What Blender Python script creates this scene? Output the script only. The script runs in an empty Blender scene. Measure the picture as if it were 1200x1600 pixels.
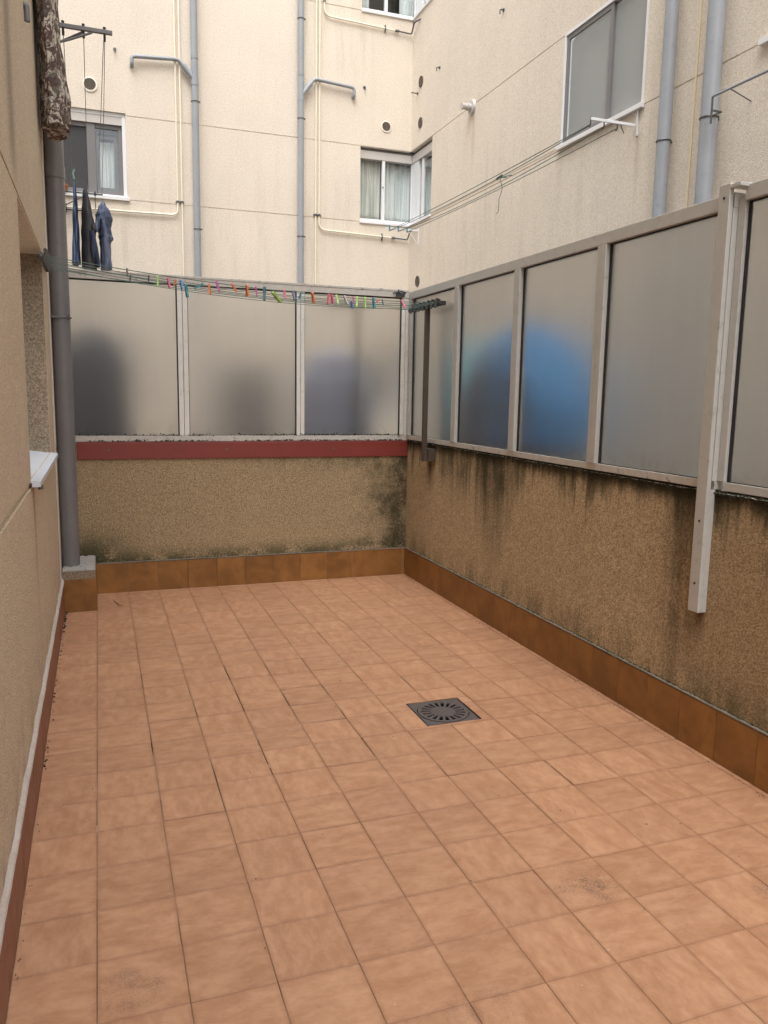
import bpy, bmesh, math, random
from mathutils import Vector, Matrix
from math import pi, sin, cos, radians
random.seed(7)
S = bpy.context.scene
COL = S.collection

# ------------------------------------------------------------------ camera
cd = bpy.data.cameras.new('camera'); cam = bpy.data.objects.new('camera', cd); COL.objects.link(cam)
yaw, pit, rol = (0.3460, 0.1490, -0.0170)
fwd = Vector((sin(yaw)*cos(pit), cos(yaw)*cos(pit), -sin(pit)))
rt = Vector((cos(yaw), -sin(yaw), 0)); dn = fwd.cross(rt)
r2 = cos(rol)*rt + sin(rol)*dn; d2 = -sin(rol)*rt + cos(rol)*dn
cam.matrix_world = Matrix(((r2.x, -d2.x, -fwd.x, 0), (r2.y, -d2.y, -fwd.y, 0), (r2.z, -d2.z, -fwd.z, 1.7), (0, 0, 0, 1)))
cd.sensor_fit = 'VERTICAL'; cd.sensor_height = 36; cd.lens = 1237.27/1600*36; cd.clip_start = .05; cd.clip_end = 500
S.camera = cam

# ------------------------------------------------------------------ sky, sun, exposure (bright overcast day)
w = bpy.data.worlds.new('World'); S.world = w; w.use_nodes = True
nt = w.node_tree; bg = nt.nodes['Background']
sky = nt.nodes.new('ShaderNodeTexSky'); sky.sky_type = 'NISHITA'; sky.sun_disc = False
SUN_EL, SUN_ROT = radians(62), radians(205)
sky.sun_elevation = SUN_EL; sky.sun_rotation = SUN_ROT; sky.dust_density = 4; sky.air_density = 1.0
hs = nt.nodes.new('ShaderNodeHueSaturation'); hs.inputs['Saturation'].default_value = .2
nt.links.new(sky.outputs[0], hs.inputs['Color']); nt.links.new(hs.outputs[0], bg.inputs[0]); bg.inputs[1].default_value = .15
sl = bpy.data.lights.new('sun', 'SUN'); sl.energy = .6; sl.angle = radians(60); sl.color = (1, .95, .88)
so = bpy.data.objects.new('sun', sl); COL.objects.link(so)
sd = Vector((sin(SUN_ROT)*cos(SUN_EL), cos(SUN_ROT)*cos(SUN_EL), sin(SUN_EL)))
so.rotation_euler = sd.to_track_quat('Z', 'Y').to_euler(); so.location = (0, 0, 20)
S.view_settings.view_transform = 'Standard'; S.view_settings.look = 'None'
S.view_settings.gamma = 1; S.view_settings.exposure = 1.28
S.render.resolution_x = 768; S.render.resolution_y = 1024
S.cycles.max_bounces = 10; S.cycles.transmission_bounces = 8; S.cycles.diffuse_bounces = 6

# ------------------------------------------------------------------ node helper
class NG:
    def __init__(s, name):
        s.mat = bpy.data.materials.new(name); s.mat.use_nodes = True
        s.t = s.mat.node_tree; s.b = s.t.nodes['Principled BSDF']; s.out = s.t.nodes['Material Output']
    def n(s, k, **kw):
        o = s.t.nodes.new(k)
        for a, v in kw.items(): setattr(o, a, v)
        return o
    def put(s, sock, v):
        if hasattr(v, 'is_linked') or isinstance(v, bpy.types.NodeSocket): s.t.links.new(v, sock)
        elif v is not None:
            if isinstance(v, (tuple, list)) and len(v) == 3 and sock.type == 'RGBA': v = (*v, 1)
            sock.default_value = v
    def m(s, op, a, b=None, c=None, clamp=False):
        o = s.n('ShaderNodeMath', operation=op); o.use_clamp = clamp
        s.put(o.inputs[0], a)
        if b is not None: s.put(o.inputs[1], b)
        if c is not None: s.put(o.inputs[2], c)
        return o.outputs[0]
    def vm(s, op, a, b=None):
        o = s.n('ShaderNodeVectorMath', operation=op); s.put(o.inputs[0], a)
        if b is not None: s.put(o.inputs[1], b)
        return o.outputs[0]
    def pos(s): return s.n('ShaderNodeNewGeometry').outputs['Position']
    def obj(s): return s.n('ShaderNodeTexCoord').outputs['Object']
    def xyz(s, v):
        o = s.n('ShaderNodeSeparateXYZ'); s.put(o.inputs[0], v); return o.outputs
    def comb(s, x, y, z):
        o = s.n('ShaderNodeCombineXYZ'); s.put(o.inputs[0], x); s.put(o.inputs[1], y); s.put(o.inputs[2], z); return o.outputs[0]
    def noise(s, v, sc, det=3, rough=.5, dist=0, col=False):
        o = s.n('ShaderNodeTexNoise'); s.put(o.inputs['Vector'], v); o.inputs['Scale'].default_value = sc
        o.inputs['Detail'].default_value = det; o.inputs['Roughness'].default_value = rough; o.inputs['Distortion'].default_value = dist
        return o.outputs[1 if col else 0]
    def vor(s, v, sc, feat='F1', out=0):
        o = s.n('ShaderNodeTexVoronoi', feature=feat); s.put(o.inputs['Vector'], v); o.inputs['Scale'].default_value = sc
        return o.outputs[out]
    def white(s, v, out=0):
        o = s.n('ShaderNodeTexWhiteNoise', noise_dimensions='3D'); s.put(o.inputs['Vector'], v); return o.outputs[out]
    def ramp(s, f, a, b, lo=0., hi=1.):   # smooth step from a to b
        o = s.n('ShaderNodeMapRange', interpolation_type='SMOOTHSTEP'); s.put(o.inputs[0], f)
        for i, v in enumerate((a, b, lo, hi)): s.put(o.inputs[i+1], v)
        return o.outputs[0]
    def mix(s, f, a, b, mode='MIX'):
        o = s.n('ShaderNodeMix', data_type='RGBA', blend_type=mode); s.put(o.inputs[0], f); s.put(o.inputs[6], a); s.put(o.inputs[7], b)
        return o.outputs[2]
    def mul(s, c, f):  # colour times factor
        return s.mix(1., c, s.comb(f, f, f), 'MULTIPLY')
    def bump(s, h, strength=.5, dist=.01, prev=None):
        o = s.n('ShaderNodeBump'); s.put(o.inputs['Height'], h); o.inputs['Strength'].default_value = strength
        o.inputs['Distance'].default_value = dist
        if prev is not None: s.put(o.inputs['Normal'], prev)
        return o.outputs[0]
    def fin(s, col=None, rough=None, metal=None, normal=None, spec=None):
        for k, v in (('Base Color', col), ('Roughness', rough), ('Metallic', metal), ('Normal', normal), ('Specular IOR Level', spec)):
            if v is not None: s.put(s.b.inputs[k], v)
        return s.mat

def plain(name, col, rough=.5, metal=0., vary=.12, scale=25, bump=.0, spec=.5, dirt=0.):
    g = NG(name); p = g.pos()
    n = g.noise(p, scale, 4, .6); f = g.m('MULTIPLY_ADD', n, vary*2, 1-vary)
    c = g.mul(col, f)
    if dirt:
        d = g.ramp(g.noise(p, 18, 6, .7), .56, .72); c = g.mix(g.m('MULTIPLY', d, dirt), c, (.05, .045, .035))
    r = g.m('MULTIPLY_ADD', g.noise(p, scale*2.3, 3), .25, rough-.12)
    nb = g.bump(g.noise(p, scale*5, 3), bump, .003) if bump else None
    return g.fin(c, r, metal, nb, spec)

# ---- rough-cast render; function listing (mask, colour) of each stain and painted shade
def render_mat(name, base, dark, light, grain=1., stains_shade=None, bumpd=.006, cg=.12):
    g = NG(name); p = g.pos()
    n1 = g.noise(p, 95, 3, .7); n2 = g.noise(p, 210, 2, .6); v = g.vor(p, 120)
    big = g.noise(p, 1.3, 5, .6)
    f = g.ramp(g.m('ADD', g.m('MULTIPLY', n1, .6), g.m('MULTIPLY', n2, .4)), .36, .62)
    c = g.mix(f, dark, light); c = g.mix(1-grain, c, base) if grain < 1 else c
    c = g.mul(c, g.m('MULTIPLY_ADD', big, .16, .92)); c = g.mul(c, g.ramp(g.noise(p, 38, 4, .75), .32, .66, 1-cg, 1+cg*.6))
    st = g.noise(g.vm('MULTIPLY', p, (3.5, 3.5, .35)), 1.2, 5, .6)
    c = g.mul(c, g.ramp(st, .3, .7, .975, 1.01))
    if stains_shade:
        for mask, col in stains_shade(g, p): c = g.mix(mask, c, col)
    h = g.m('ADD', g.m('MULTIPLY', v, .7), n1)
    return g.fin(c, .92, 0., g.bump(h, .55, bumpd), .15)

def gauss2(g, a, a0, wa):   # soft bump 1 at a0
    d = g.m('DIVIDE', g.m('SUBTRACT', a, a0), wa)
    return g.m('POWER', 2.718, g.m('MULTIPLY', g.m('MULTIPLY', d, d), -1.))

def st_right(g, p):
    x, y, z = g.xyz(p)
    streak = g.noise(g.comb(0., g.m('MULTIPLY', y, 9.), g.m('MULTIPLY', z, 1.1)), 1., 5, .65)
    blot = g.noise(p, 5, 5, .65); fine = g.noise(p, 60, 4, .7)
    nn = g.m('ADD', g.m('ADD', g.m('MULTIPLY', streak, .55), g.m('MULTIPLY', blot, .25)), g.m('MULTIPLY', fine, .2))
    low = g.ramp(g.noise(g.comb(0., g.m('MULTIPLY', y, 1.6), 3.), 1., 2), .38, .62); L = g.m('MULTIPLY_ADD', g.m('MULTIPLY', g.ramp(streak, .36, .72), g.m('MULTIPLY_ADD', low, .7, .3)), .26, .05)
    L = g.m('MULTIPLY_ADD', gauss2(g, y, 5.15, .27), .62, L)
    L = g.m('MULTIPLY_ADD', gauss2(g, y, 5.75, .2), .2, L)
    L = g.m('MULTIPLY_ADD', gauss2(g, y, 6.0, .2), .16, L)
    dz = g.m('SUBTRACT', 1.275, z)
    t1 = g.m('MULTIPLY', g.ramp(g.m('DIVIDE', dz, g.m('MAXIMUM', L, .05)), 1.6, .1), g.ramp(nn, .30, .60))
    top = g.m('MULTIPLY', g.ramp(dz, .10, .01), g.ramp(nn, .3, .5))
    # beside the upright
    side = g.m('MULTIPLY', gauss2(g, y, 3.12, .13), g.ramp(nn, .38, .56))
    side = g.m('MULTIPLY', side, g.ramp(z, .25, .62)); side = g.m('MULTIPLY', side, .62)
    rust = g.m('MULTIPLY', g.m('MULTIPLY', gauss2(g, y, 2.97, .035), g.ramp(z, .50, .70)), g.ramp(z, .72, .69))
    mnt = g.m('MULTIPLY', g.m('MULTIPLY', gauss2(g, y, 6.33, .06), g.ramp(z, .82, 1.1)), g.ramp(nn, .35, .5))
    bot = g.m('MULTIPLY', g.ramp(g.m('SUBTRACT', z, .25), .26, .0), g.ramp(g.m('MULTIPLY_ADD', g.m('SUBTRACT', low, .5), .08, nn), .42, .62))
    # broad damp tone
    damp = g.m('MULTIPLY', g.ramp(y, 3.6, 2.5), .35)
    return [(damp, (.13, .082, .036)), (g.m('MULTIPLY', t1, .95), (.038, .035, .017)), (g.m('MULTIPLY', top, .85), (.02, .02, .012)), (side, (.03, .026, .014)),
            (g.m('MULTIPLY', rust, .75), (.06, .02, .008)), (g.m('MULTIPLY', mnt, .85), (.03, .026, .018)), (g.m('MULTIPLY', bot, .62), (.045, .045, .02))]
def st_back(g, p):
    x, y, z = g.xyz(p)
    blot = g.noise(p, 6, 5, .7); fine = g.noise(p, 55, 4, .7)
    nn = g.m('ADD', g.m('MULTIPLY', blot, .6), g.m('MULTIPLY', fine, .4))
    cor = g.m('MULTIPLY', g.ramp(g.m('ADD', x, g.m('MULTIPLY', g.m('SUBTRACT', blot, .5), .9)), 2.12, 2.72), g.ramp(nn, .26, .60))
    bot = g.m('MULTIPLY', g.ramp(z, .42, .25), g.ramp(nn, .40, .56))
    bl = g.m('MULTIPLY', g.m('MULTIPLY', g.ramp(x, .35, -.1), g.ramp(z, .62, .35)), g.ramp(nn, .34, .52))
    top = g.m('MULTIPLY', g.m('MULTIPLY', g.ramp(z, .95, 1.13), g.ramp(x, .8, 1.8)), g.ramp(nn, .44, .6))
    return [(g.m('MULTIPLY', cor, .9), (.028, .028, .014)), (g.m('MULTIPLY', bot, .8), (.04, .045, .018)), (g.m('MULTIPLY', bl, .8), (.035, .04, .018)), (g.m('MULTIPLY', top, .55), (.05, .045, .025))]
def st_shade_left(g, p):
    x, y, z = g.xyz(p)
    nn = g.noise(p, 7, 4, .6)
    b = g.m('MULTIPLY', g.m('MULTIPLY', gauss2(g, y, 3.9, .16), g.ramp(z, 2.5, 2.75)), .5)  # soft shadow band above the window's near edge, painted into the wall colour
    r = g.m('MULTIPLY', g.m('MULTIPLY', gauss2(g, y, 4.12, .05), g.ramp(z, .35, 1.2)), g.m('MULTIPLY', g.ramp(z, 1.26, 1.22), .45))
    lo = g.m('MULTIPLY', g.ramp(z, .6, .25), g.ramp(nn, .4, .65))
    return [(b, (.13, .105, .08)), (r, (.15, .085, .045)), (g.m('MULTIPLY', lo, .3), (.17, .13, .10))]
def st_far(g, p):
    x, y, z = g.xyz(p)
    streak = g.noise(g.comb(g.m('MULTIPLY', x, 6.), g.m('MULTIPLY', y, 6.), g.m('MULTIPLY', z, .6)), 1., 5, .65)
    def drip(u, u0, wd, z1, z0, k):
        return g.m('MULTIPLY', g.m('MULTIPLY', g.m('MULTIPLY', gauss2(g, u, u0, wd), g.ramp(z, z0, z1)), g.ramp(z, z1+.01, z1-.02)), k)
    onr = g.ramp(x, 4.6, 4.66)
    a = g.m('MULTIPLY', drip(y, 9.8, .05, 5.3, 4.3, .35), onr)
    b = g.m('MULTIPLY', drip(y, 6.36, .035, 4.05, 3.2, .3), onr)
    c = g.m('MULTIPLY', g.m('MULTIPLY', g.ramp(streak, .5, .72), g.ramp(z, 6.6, 3.4)), .2)
    d = g.m('MULTIPLY', g.m('MULTIPLY', gauss2(g, x, 3.55, .6), g.ramp(streak, .45, .65)), g.m('MULTIPLY', g.ramp(y, 12.05, 11.9, 1., 0.), g.m('MULTIPLY', g.ramp(z, 5.5, 7.), .28)))
    return [(a, (.34, .2, .11)), (b, (.3, .18, .1)), (c, (.34, .27, .2)), (d, (.36, .28, .2))]

M = {}
M['far'] = render_mat('light_roughcast', (.72, .64, .53), (.60, .525, .435), (.86, .785, .68), 1., st_far, .004, .07)
M['left'] = render_mat('tan_roughcast', (.60, .505, .385), (.44, .365, .27), (.72, .62, .485), 1., st_shade_left, .006)
M['jamb'] = render_mat('coarse_roughcast', (.3, .24, .17), (.14, .105, .075), (.40, .32, .23), 1., None, .012)
M['right'] = render_mat('stained_roughcast', (.46, .345, .205), (.25, .17, .088), (.60, .46, .29), 1., st_right, .012)
M['back'] = render_mat('mossy_roughcast', (.36, .265, .155), (.20, .14, .078), (.48, .37, .23), 1., st_back, .011)
M['groove'] = plain('joint_mortar', (.22, .16, .11), .9, vary=.2)
M['alu'] = plain('taupe_aluminium', (.485, .485, .46), .42, .1, .1, 20, .1, dirt=.25)
M['alu_light'] = plain('pale_aluminium', (.66, .65, .615), .42, .05, .12, 20, .1, dirt=.3)
M['alu_dirty'] = plain('worn_aluminium', (.51, .49, .45), .6, .15, .25, 30, .3, dirt=.9)
M['gasket'] = plain('black_gasket', (.012, .012, .012), .6, vary=.2)
M['post'] = plain('reflection_post_brown', (.10, .078, .06), .5, .4, .3, 15, .1, dirt=.3)
M['red'] = plain('oxide_red_paint', (.20, .034, .026), .42, 0, .15, 9, .1, dirt=.12)
M['white'] = plain('white_lacquer', (.78, .79, .80), .35, 0, .05, 8)
M['whiteb'] = plain('white_shutter_box', (.56, .53, .50), .5, 0, .06, 8)
M['gpvc'] = plain('blue_grey_pvc', (.31, .335, .365), .42, 0, .13, 5, dirt=.22)
M['dpvc'] = plain('dark_grey_pvc', (.165, .162, .168), .36, 0, .16, 5, .05, dirt=.25)
M['cream'] = plain('cream_pipe_paint', (.84, .79, .66), .4, 0, .08, 10)
M['yellow'] = plain('yellowed_cable', (.84, .74, .50), .5, 0, .1, 10)
M['steel'] = plain('dull_steel', (.14, .14, .14), .45, .6, .2, 20)
M['dark'] = plain('dark_plastic', (.025, .027, .028), .5, 0, .2, 20)
M['netframe'] = plain('grey_sash', (.19, .185, .19), .45, .1, .08, 10)
M['bronze'] = plain('brown_grey_sash', (.15, .14, .14), .45, .1, .08, 10)
M['cord'] = plain('green_coated_cord', (.06, .13, .105), .45, 0, .2, 40)
M['cordg'] = plain('grey_cord', (.12, .14, .13), .5, 0, .2, 40)
M['cordr'] = plain('tan_cord', (.3, .2, .12), .5, 0, .2, 40)
M['mortar'] = plain('white_mortar', (.36, .34, .32), .9, 0, .35, 60, .9, dirt=.8)
M['mortarL'] = plain('grout_ledge', (.52, .47, .43), .9, 0, .25, 50, .6, dirt=.12)
M['iron'] = plain('grey_drain_plastic', (.095, .082, .08), .5, .0, .3, 40, .3, dirt=.3)
M['pit'] = plain('black_pit', (.004, .004, .004), .9)
M['room'] = plain('dim_room', (.10, .10, .10), .9)
M['concrete'] = plain('patio_concrete', (.28, .25, .21), .8, 0, .2, 6)
M['patio'] = plain('brown_patio_tile', (.10, .06, .045), .6, 0, .2, 6)
M['clay'] = plain('terracotta', (.35, .13, .06), .7)
M['ventg'] = plain('vent_mesh', (.16, .13, .10), .7, 0, .3, 60)
M['ventr'] = plain('vent_rim', (.85, .80, .70), .5)
M['sillw'] = plain('pale_metal_sill', (.60, .64, .72), .4, 0, .05, 6)
M['oldmortar'] = plain('old_mortar', (.24, .22, .18), .9, 0, .35, 50, .8, dirt=.7)
M['moss'] = plain('moss', (.03, .032, .014), .95, 0, .5, 120, 1.)

def glaze():   # dark brown glazed skirting tiles
    g = NG('glazed_skirting_tile'); p = g.pos(); x, y, z = g.xyz(p)
    cell = g.comb(g.m('FLOOR', g.m('DIVIDE', g.m('ADD', x, .06), .2477)), g.m('FLOOR', g.m('DIVIDE', g.m('SUBTRACT', y, .05), .25)), 3.)
    wn = g.white(cell); off = g.vm('SCALE', g.white(cell, 1)); off.node.inputs[3].default_value = 9
    q = g.vm('ADD', p, off); n = g.noise(q, 5, 5, .6, .6)
    c = g.mix(g.ramp(n, .3, .7), (.19, .083, .022), (.285, .130, .036))
    c = g.mul(c, g.m('MULTIPLY_ADD', wn, .14, .93))
    d = g.m('MULTIPLY', g.ramp(g.noise(p, 9, 6, .7), .5, .75), .35); c = g.mix(d, c, (.07, .036, .016))
    return g.fin(c, g.m('MULTIPLY_ADD', n, .3, .32), 0, g.bump(g.noise(p, 30, 3), .15, .004), .35)
M['glaze'] = glaze()
def glaze_l():
    g = NG('rosy_skirting_tile'); p = g.pos()
    n = g.noise(p, 6, 5, .6, .6)
    c = g.mix(g.ramp(n, .3, .7), (.19, .078, .05), (.27, .115, .075))
    return g.fin(c, .5, 0, g.bump(g.noise(p, 30, 3), .15, .004), .4)
M['glazeL'] = glaze_l()

def tiles():
    g = NG('terracotta_floor_tile'); p = g.pos(); x, y, z = g.xyz(p)
    cell = g.comb(g.m('FLOOR', g.m('DIVIDE', g.m('ADD', x, .06), .2477)), g.m('FLOOR', g.m('DIVIDE', g.m('SUBTRACT', y, .05), .25)), 3.)
    wn = g.white(cell); wc = g.white(cell, 1); off = g.vm('SCALE', wc); off.node.inputs[3].default_value = 13
    q = g.vm('ADD', p, off)
    ang = g.m('MULTIPLY', g.m('FLOOR', g.m('MULTIPLY', wn, 4.)), pi/2)
    rot = g.n('ShaderNodeVectorRotate', rotation_type='Z_AXIS'); g.put(rot.inputs['Vector'], q); g.put(rot.inputs['Angle'], ang)
    rv = g.vm('MULTIPLY', rot.outputs[0], (1., 2.2, 1.))
    n = g.noise(rv, 8.5, 6, .66, .25); n2 = g.noise(q, 26, 5, .7, .3)
    c = g.mix(g.ramp(n, .28, .72), (.385, .195, .106), (.52, .295, .176))
    c = g.mix(g.ramp(n2, .44, .78, 0, .42), c, (.36, .165, .09))
    c = g.mul(c, g.m('MULTIPLY_ADD', wn, .12, .94))
    ex = g.m('ABSOLUTE', g.m('SUBTRACT', g.m('FRACT', g.m('DIVIDE', g.m('ADD', x, .06), .2477)), .5)); ey = g.m('ABSOLUTE', g.m('SUBTRACT', g.m('FRACT', g.m('DIVIDE', g.m('SUBTRACT', y, .05), .25)), .5))
    ed = g.m('ADD', g.m('MAXIMUM', ex, ey), g.m('MULTIPLY', g.m('SUBTRACT', g.noise(p, 22, 4, .7), .5), .12))
    c = g.mix(g.ramp(ed, .43, .52, 0, .42), c, (.25, .12, .065))
    # grime, specks and worn spots
    gr = g.noise(p, 1.1, 5, .6); c = g.mix(g.ramp(gr, .5, .75, 0, .22), c, (.28, .15, .105))
    sp = g.ramp(g.noise(p, 130, 2, .5), .73, .78)
    c = g.mix(g.m('MULTIPLY', sp, .5), c, (.12, .06, .04))
    pit = g.noise(p, 150, 3, .75); blob = g.noise(p, 11, 4, .7)
    for (sx, sy, wx, wy, k, th) in ((1.56, 2.17, .11, .11, .5, .47), (1.58, 2.155, .04, .04, .6, .44), (.03, 2.15, .09, .08, .35, .46), (2.14, 1.93, .04, .05, .5, .45), (.02, 1.86, .1, .1, .25, .48), (.95, 1.75, .13, .1, .25, .48)):
        mk = g.m('MULTIPLY', gauss2(g, x, sx, wx), gauss2(g, y, sy, wy))
        mk = g.m('MULTIPLY', g.ramp(mk, .1, .5), g.ramp(g.m('ADD', g.m('MULTIPLY', pit, .6), g.m('MULTIPLY', blob, .4)), th, th+.12))
        c = g.mix(g.m('MULTIPLY', mk, k), c, (.11, .075, .06))
    wh = g.m('MULTIPLY', g.ramp(g.vor(p, 9, 'F1'), .035, .02), g.ramp(g.noise(p, 3, 2), .5, .62)); c = g.mix(g.m('MULTIPLY', wh, .6), c, (.7, .6, .5))
    r = g.m('MULTIPLY_ADD', n2, .22, .40)
    return g.fin(c, r, 0, g.bump(g.noise(p, 45, 4, .6), .14, .004), .4)
M['tile'] = tiles()
def grout():
    g = NG('cement_grout'); p = g.pos()
    n = g.noise(p, 2.3, 3, .6); n2 = g.noise(p, 60, 4, .7)
    c = g.mix(g.ramp(n, .38, .62), (.07, .045, .033), (.36, .235, .16)); c = g.mul(c, g.m('MULTIPLY_ADD', n2, .8, .6))
    wl = g.ramp(g.noise(p, 5.1, 2), .66, .70); c = g.mix(g.m('MULTIPLY', wl, .8), c, (.55, .46, .40))
    return g.fin(c, .95, 0, None, .1)
M['grout'] = grout()

def frosted():
    g = NG('frosted_glass'); p = g.pos(); x, y, z = g.xyz(p)
    n = g.noise(p, 3, 4, .6)
    c = g.mix(n, (.64, .63, .61), (.74, .73, .705)); c = g.mul(c, g.ramp(g.noise(g.comb(g.m('MULTIPLY', x, 16.), g.m('MULTIPLY', y, 16.), g.m('MULTIPLY', z, .8)), 1., 4, .6), .3, .7, .975, 1.015))
    sp = g.m('MULTIPLY', g.ramp(g.noise(p, 16, 4, .8), .73, .76), .8); c = g.mix(sp, c, (.12, .12, .1))
    lo = g.m('MULTIPLY', g.ramp(z, 1.46, 1.30), g.ramp(g.noise(p, 12, 5, .7), .42, .7)); c = g.mix(g.m('MULTIPLY', lo, .6), c, (.33, .32, .27))
    g.fin(c, .32, 0, None, .5); g.b.inputs['Coat Weight'].default_value = .3; g.b.inputs['Coat Roughness'].default_value = .2
    g.b.inputs['Transmission Weight'].default_value = 1; g.b.inputs['IOR'].default_value = 1.42
    return g.mat
M['frost'] = frosted()
def clear(name, tint, k):
    g = NG(name); t = g.n('ShaderNodeBsdfTransparent'); g.put(t.inputs[0], tint)
    gl = g.n('ShaderNodeBsdfGlossy'); gl.inputs['Roughness'].default_value = .03; g.put(gl.inputs[0], (.9, .92, .95))
    mx = g.n('ShaderNodeMixShader'); fr = g.n('ShaderNodeLayerWeight'); fr.inputs[0].default_value = .5
    g.put(mx.inputs[0], g.m('ADD', g.m('POWER', fr.outputs[1], 4.), k, clamp=True)); g.put(mx.inputs[1], t.outputs[0]); g.put(mx.inputs[2], gl.outputs[0])
    g.put(g.out.inputs[0], mx.outputs[0]); return g.mat
M['glass'] = clear('window_glass', (.93, .95, .95), .05)
def netted(name='insect_net', col=(.50, .52, .51), k=.42):
    g = NG(name); t = g.n('ShaderNodeBsdfTransparent'); g.fin(col, .7, 0, None, .3)
    mx = g.n('ShaderNodeMixShader'); mx.inputs[0].default_value = k; g.put(mx.inputs[1], t.outputs[0]); g.put(mx.inputs[2], g.b.outputs[0]); g.put(g.out.inputs[0], mx.outputs[0]); return g.mat
M['net'] = netted(); M['netd'] = netted('dark_glazing', (.10, .10, .105), .5)
def curtain(name, a, b):
    g = NG(name); p = g.pos(); n = g.noise(g.vm('MULTIPLY', p, (14., 14., .8)), 1, 3)
    return g.fin(g.mix(g.ramp(n, .35, .65), a, b), .8, 0, None, .1)
M['curtain'] = curtain('pale_curtain', (.72, .75, .74), (.93, .93, .91))
M['curtainc'] = curtain('cream_curtain', (.62, .62, .58), (.88, .87, .82))
def slat():
    g = NG('roller_shutter'); x, y, z = g.xyz(g.pos())
    f = g.m('FRACT', g.m('MULTIPLY', z, 22.)); k = g.ramp(f, .0, .14)
    return g.fin(g.mix(k, (.10, .10, .10), (.55, .55, .54)), .5, 0, g.bump(f, .3, .01), .4)
M['slat'] = slat()
def floral():
    g = NG('leaf_print_fabric'); o = g.obj()
    o = g.vm('MULTIPLY', o, (1., 1., .8)); q = g.vm('ADD', o, g.vm('SCALE', g.noise(o, 9, 3, .6, 0, True))); q.node.inputs[1].links[0].from_node.inputs[3].default_value = .12
    n = g.noise(q, 19, 4, .6, 1.0); v = g.vor(q, 26, 'DISTANCE_TO_EDGE'); n2 = g.noise(o, 7, 3, .6, 1.)
    c = g.mix(g.ramp(n, .43, .53), (.56, .52, .46), (.10, .072, .068))
    c = g.mix(g.ramp(v, .07, .03), c, (.13, .09, .075)); c = g.mix(g.m('MULTIPLY', g.ramp(n2, .58, .64), .5), c, (.17, .19, .15))
    return g.fin(c, .85, 0, None, .1)
M['floral'] = floral()
def cloth(name, a, b, sc=6, strip=None):
    g = NG(name); o = g.obj(); n = g.noise(g.vm('MULTIPLY', o, (6., 1.5, .8)), sc/3, 4, .6, .5)
    c = g.mix(g.ramp(n, .4, .62), a, b)
    return g.fin(c, .85, 0, g.bump(g.noise(o, 90, 3), .2, .003), .1)
M['denim'] = cloth('blue_denim', (.018, .028, .07), (.13, .18, .30), 9)
M['greyc'] = cloth('charcoal_cotton', (.06, .06, .068), (.105, .10, .105))
M['navy'] = cloth('navy_cotton', (.012, .015, .03), (.05, .06, .10))
M['bluegrey'] = cloth('faded_blue_cotton', (.065, .085, .14), (.17, .20, .29), 10)
M['tarp'] = plain('blue_tarpaulin', (.003, .21, .52), .5, 0, .3, 3, .3)
M['teal'] = plain('teal_fabric', (.10, .44, .55), .7, 0, .3, 3)
M['navyb'] = plain('dark_navy_cover', (.02, .026, .045), .7, 0, .2, 3)
M['sky_cloth'] = plain('grey_blue_sheet', (.26, .28, .36), .8, 0, .2, 3)
PEG = dict(green=(.42, .72, .14), lime=(.30, .50, .06), pink=(.75, .10, .22), orange=(.80, .20, .05), blue=(.05, .28, .62), teal=(.02, .26, .32),
           magenta=(.55, .10, .32), indigo=(.10, .10, .30), white=(.62, .62, .62), red=(.65, .03, .08), dteal=(.01, .12, .16), black=(.02, .02, .02))
for k, c in PEG.items(): M['peg_'+k] = plain(k+'_peg_plastic', tuple(v*.82+.05 for v in c), .4, 0, .06, 20)

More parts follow.
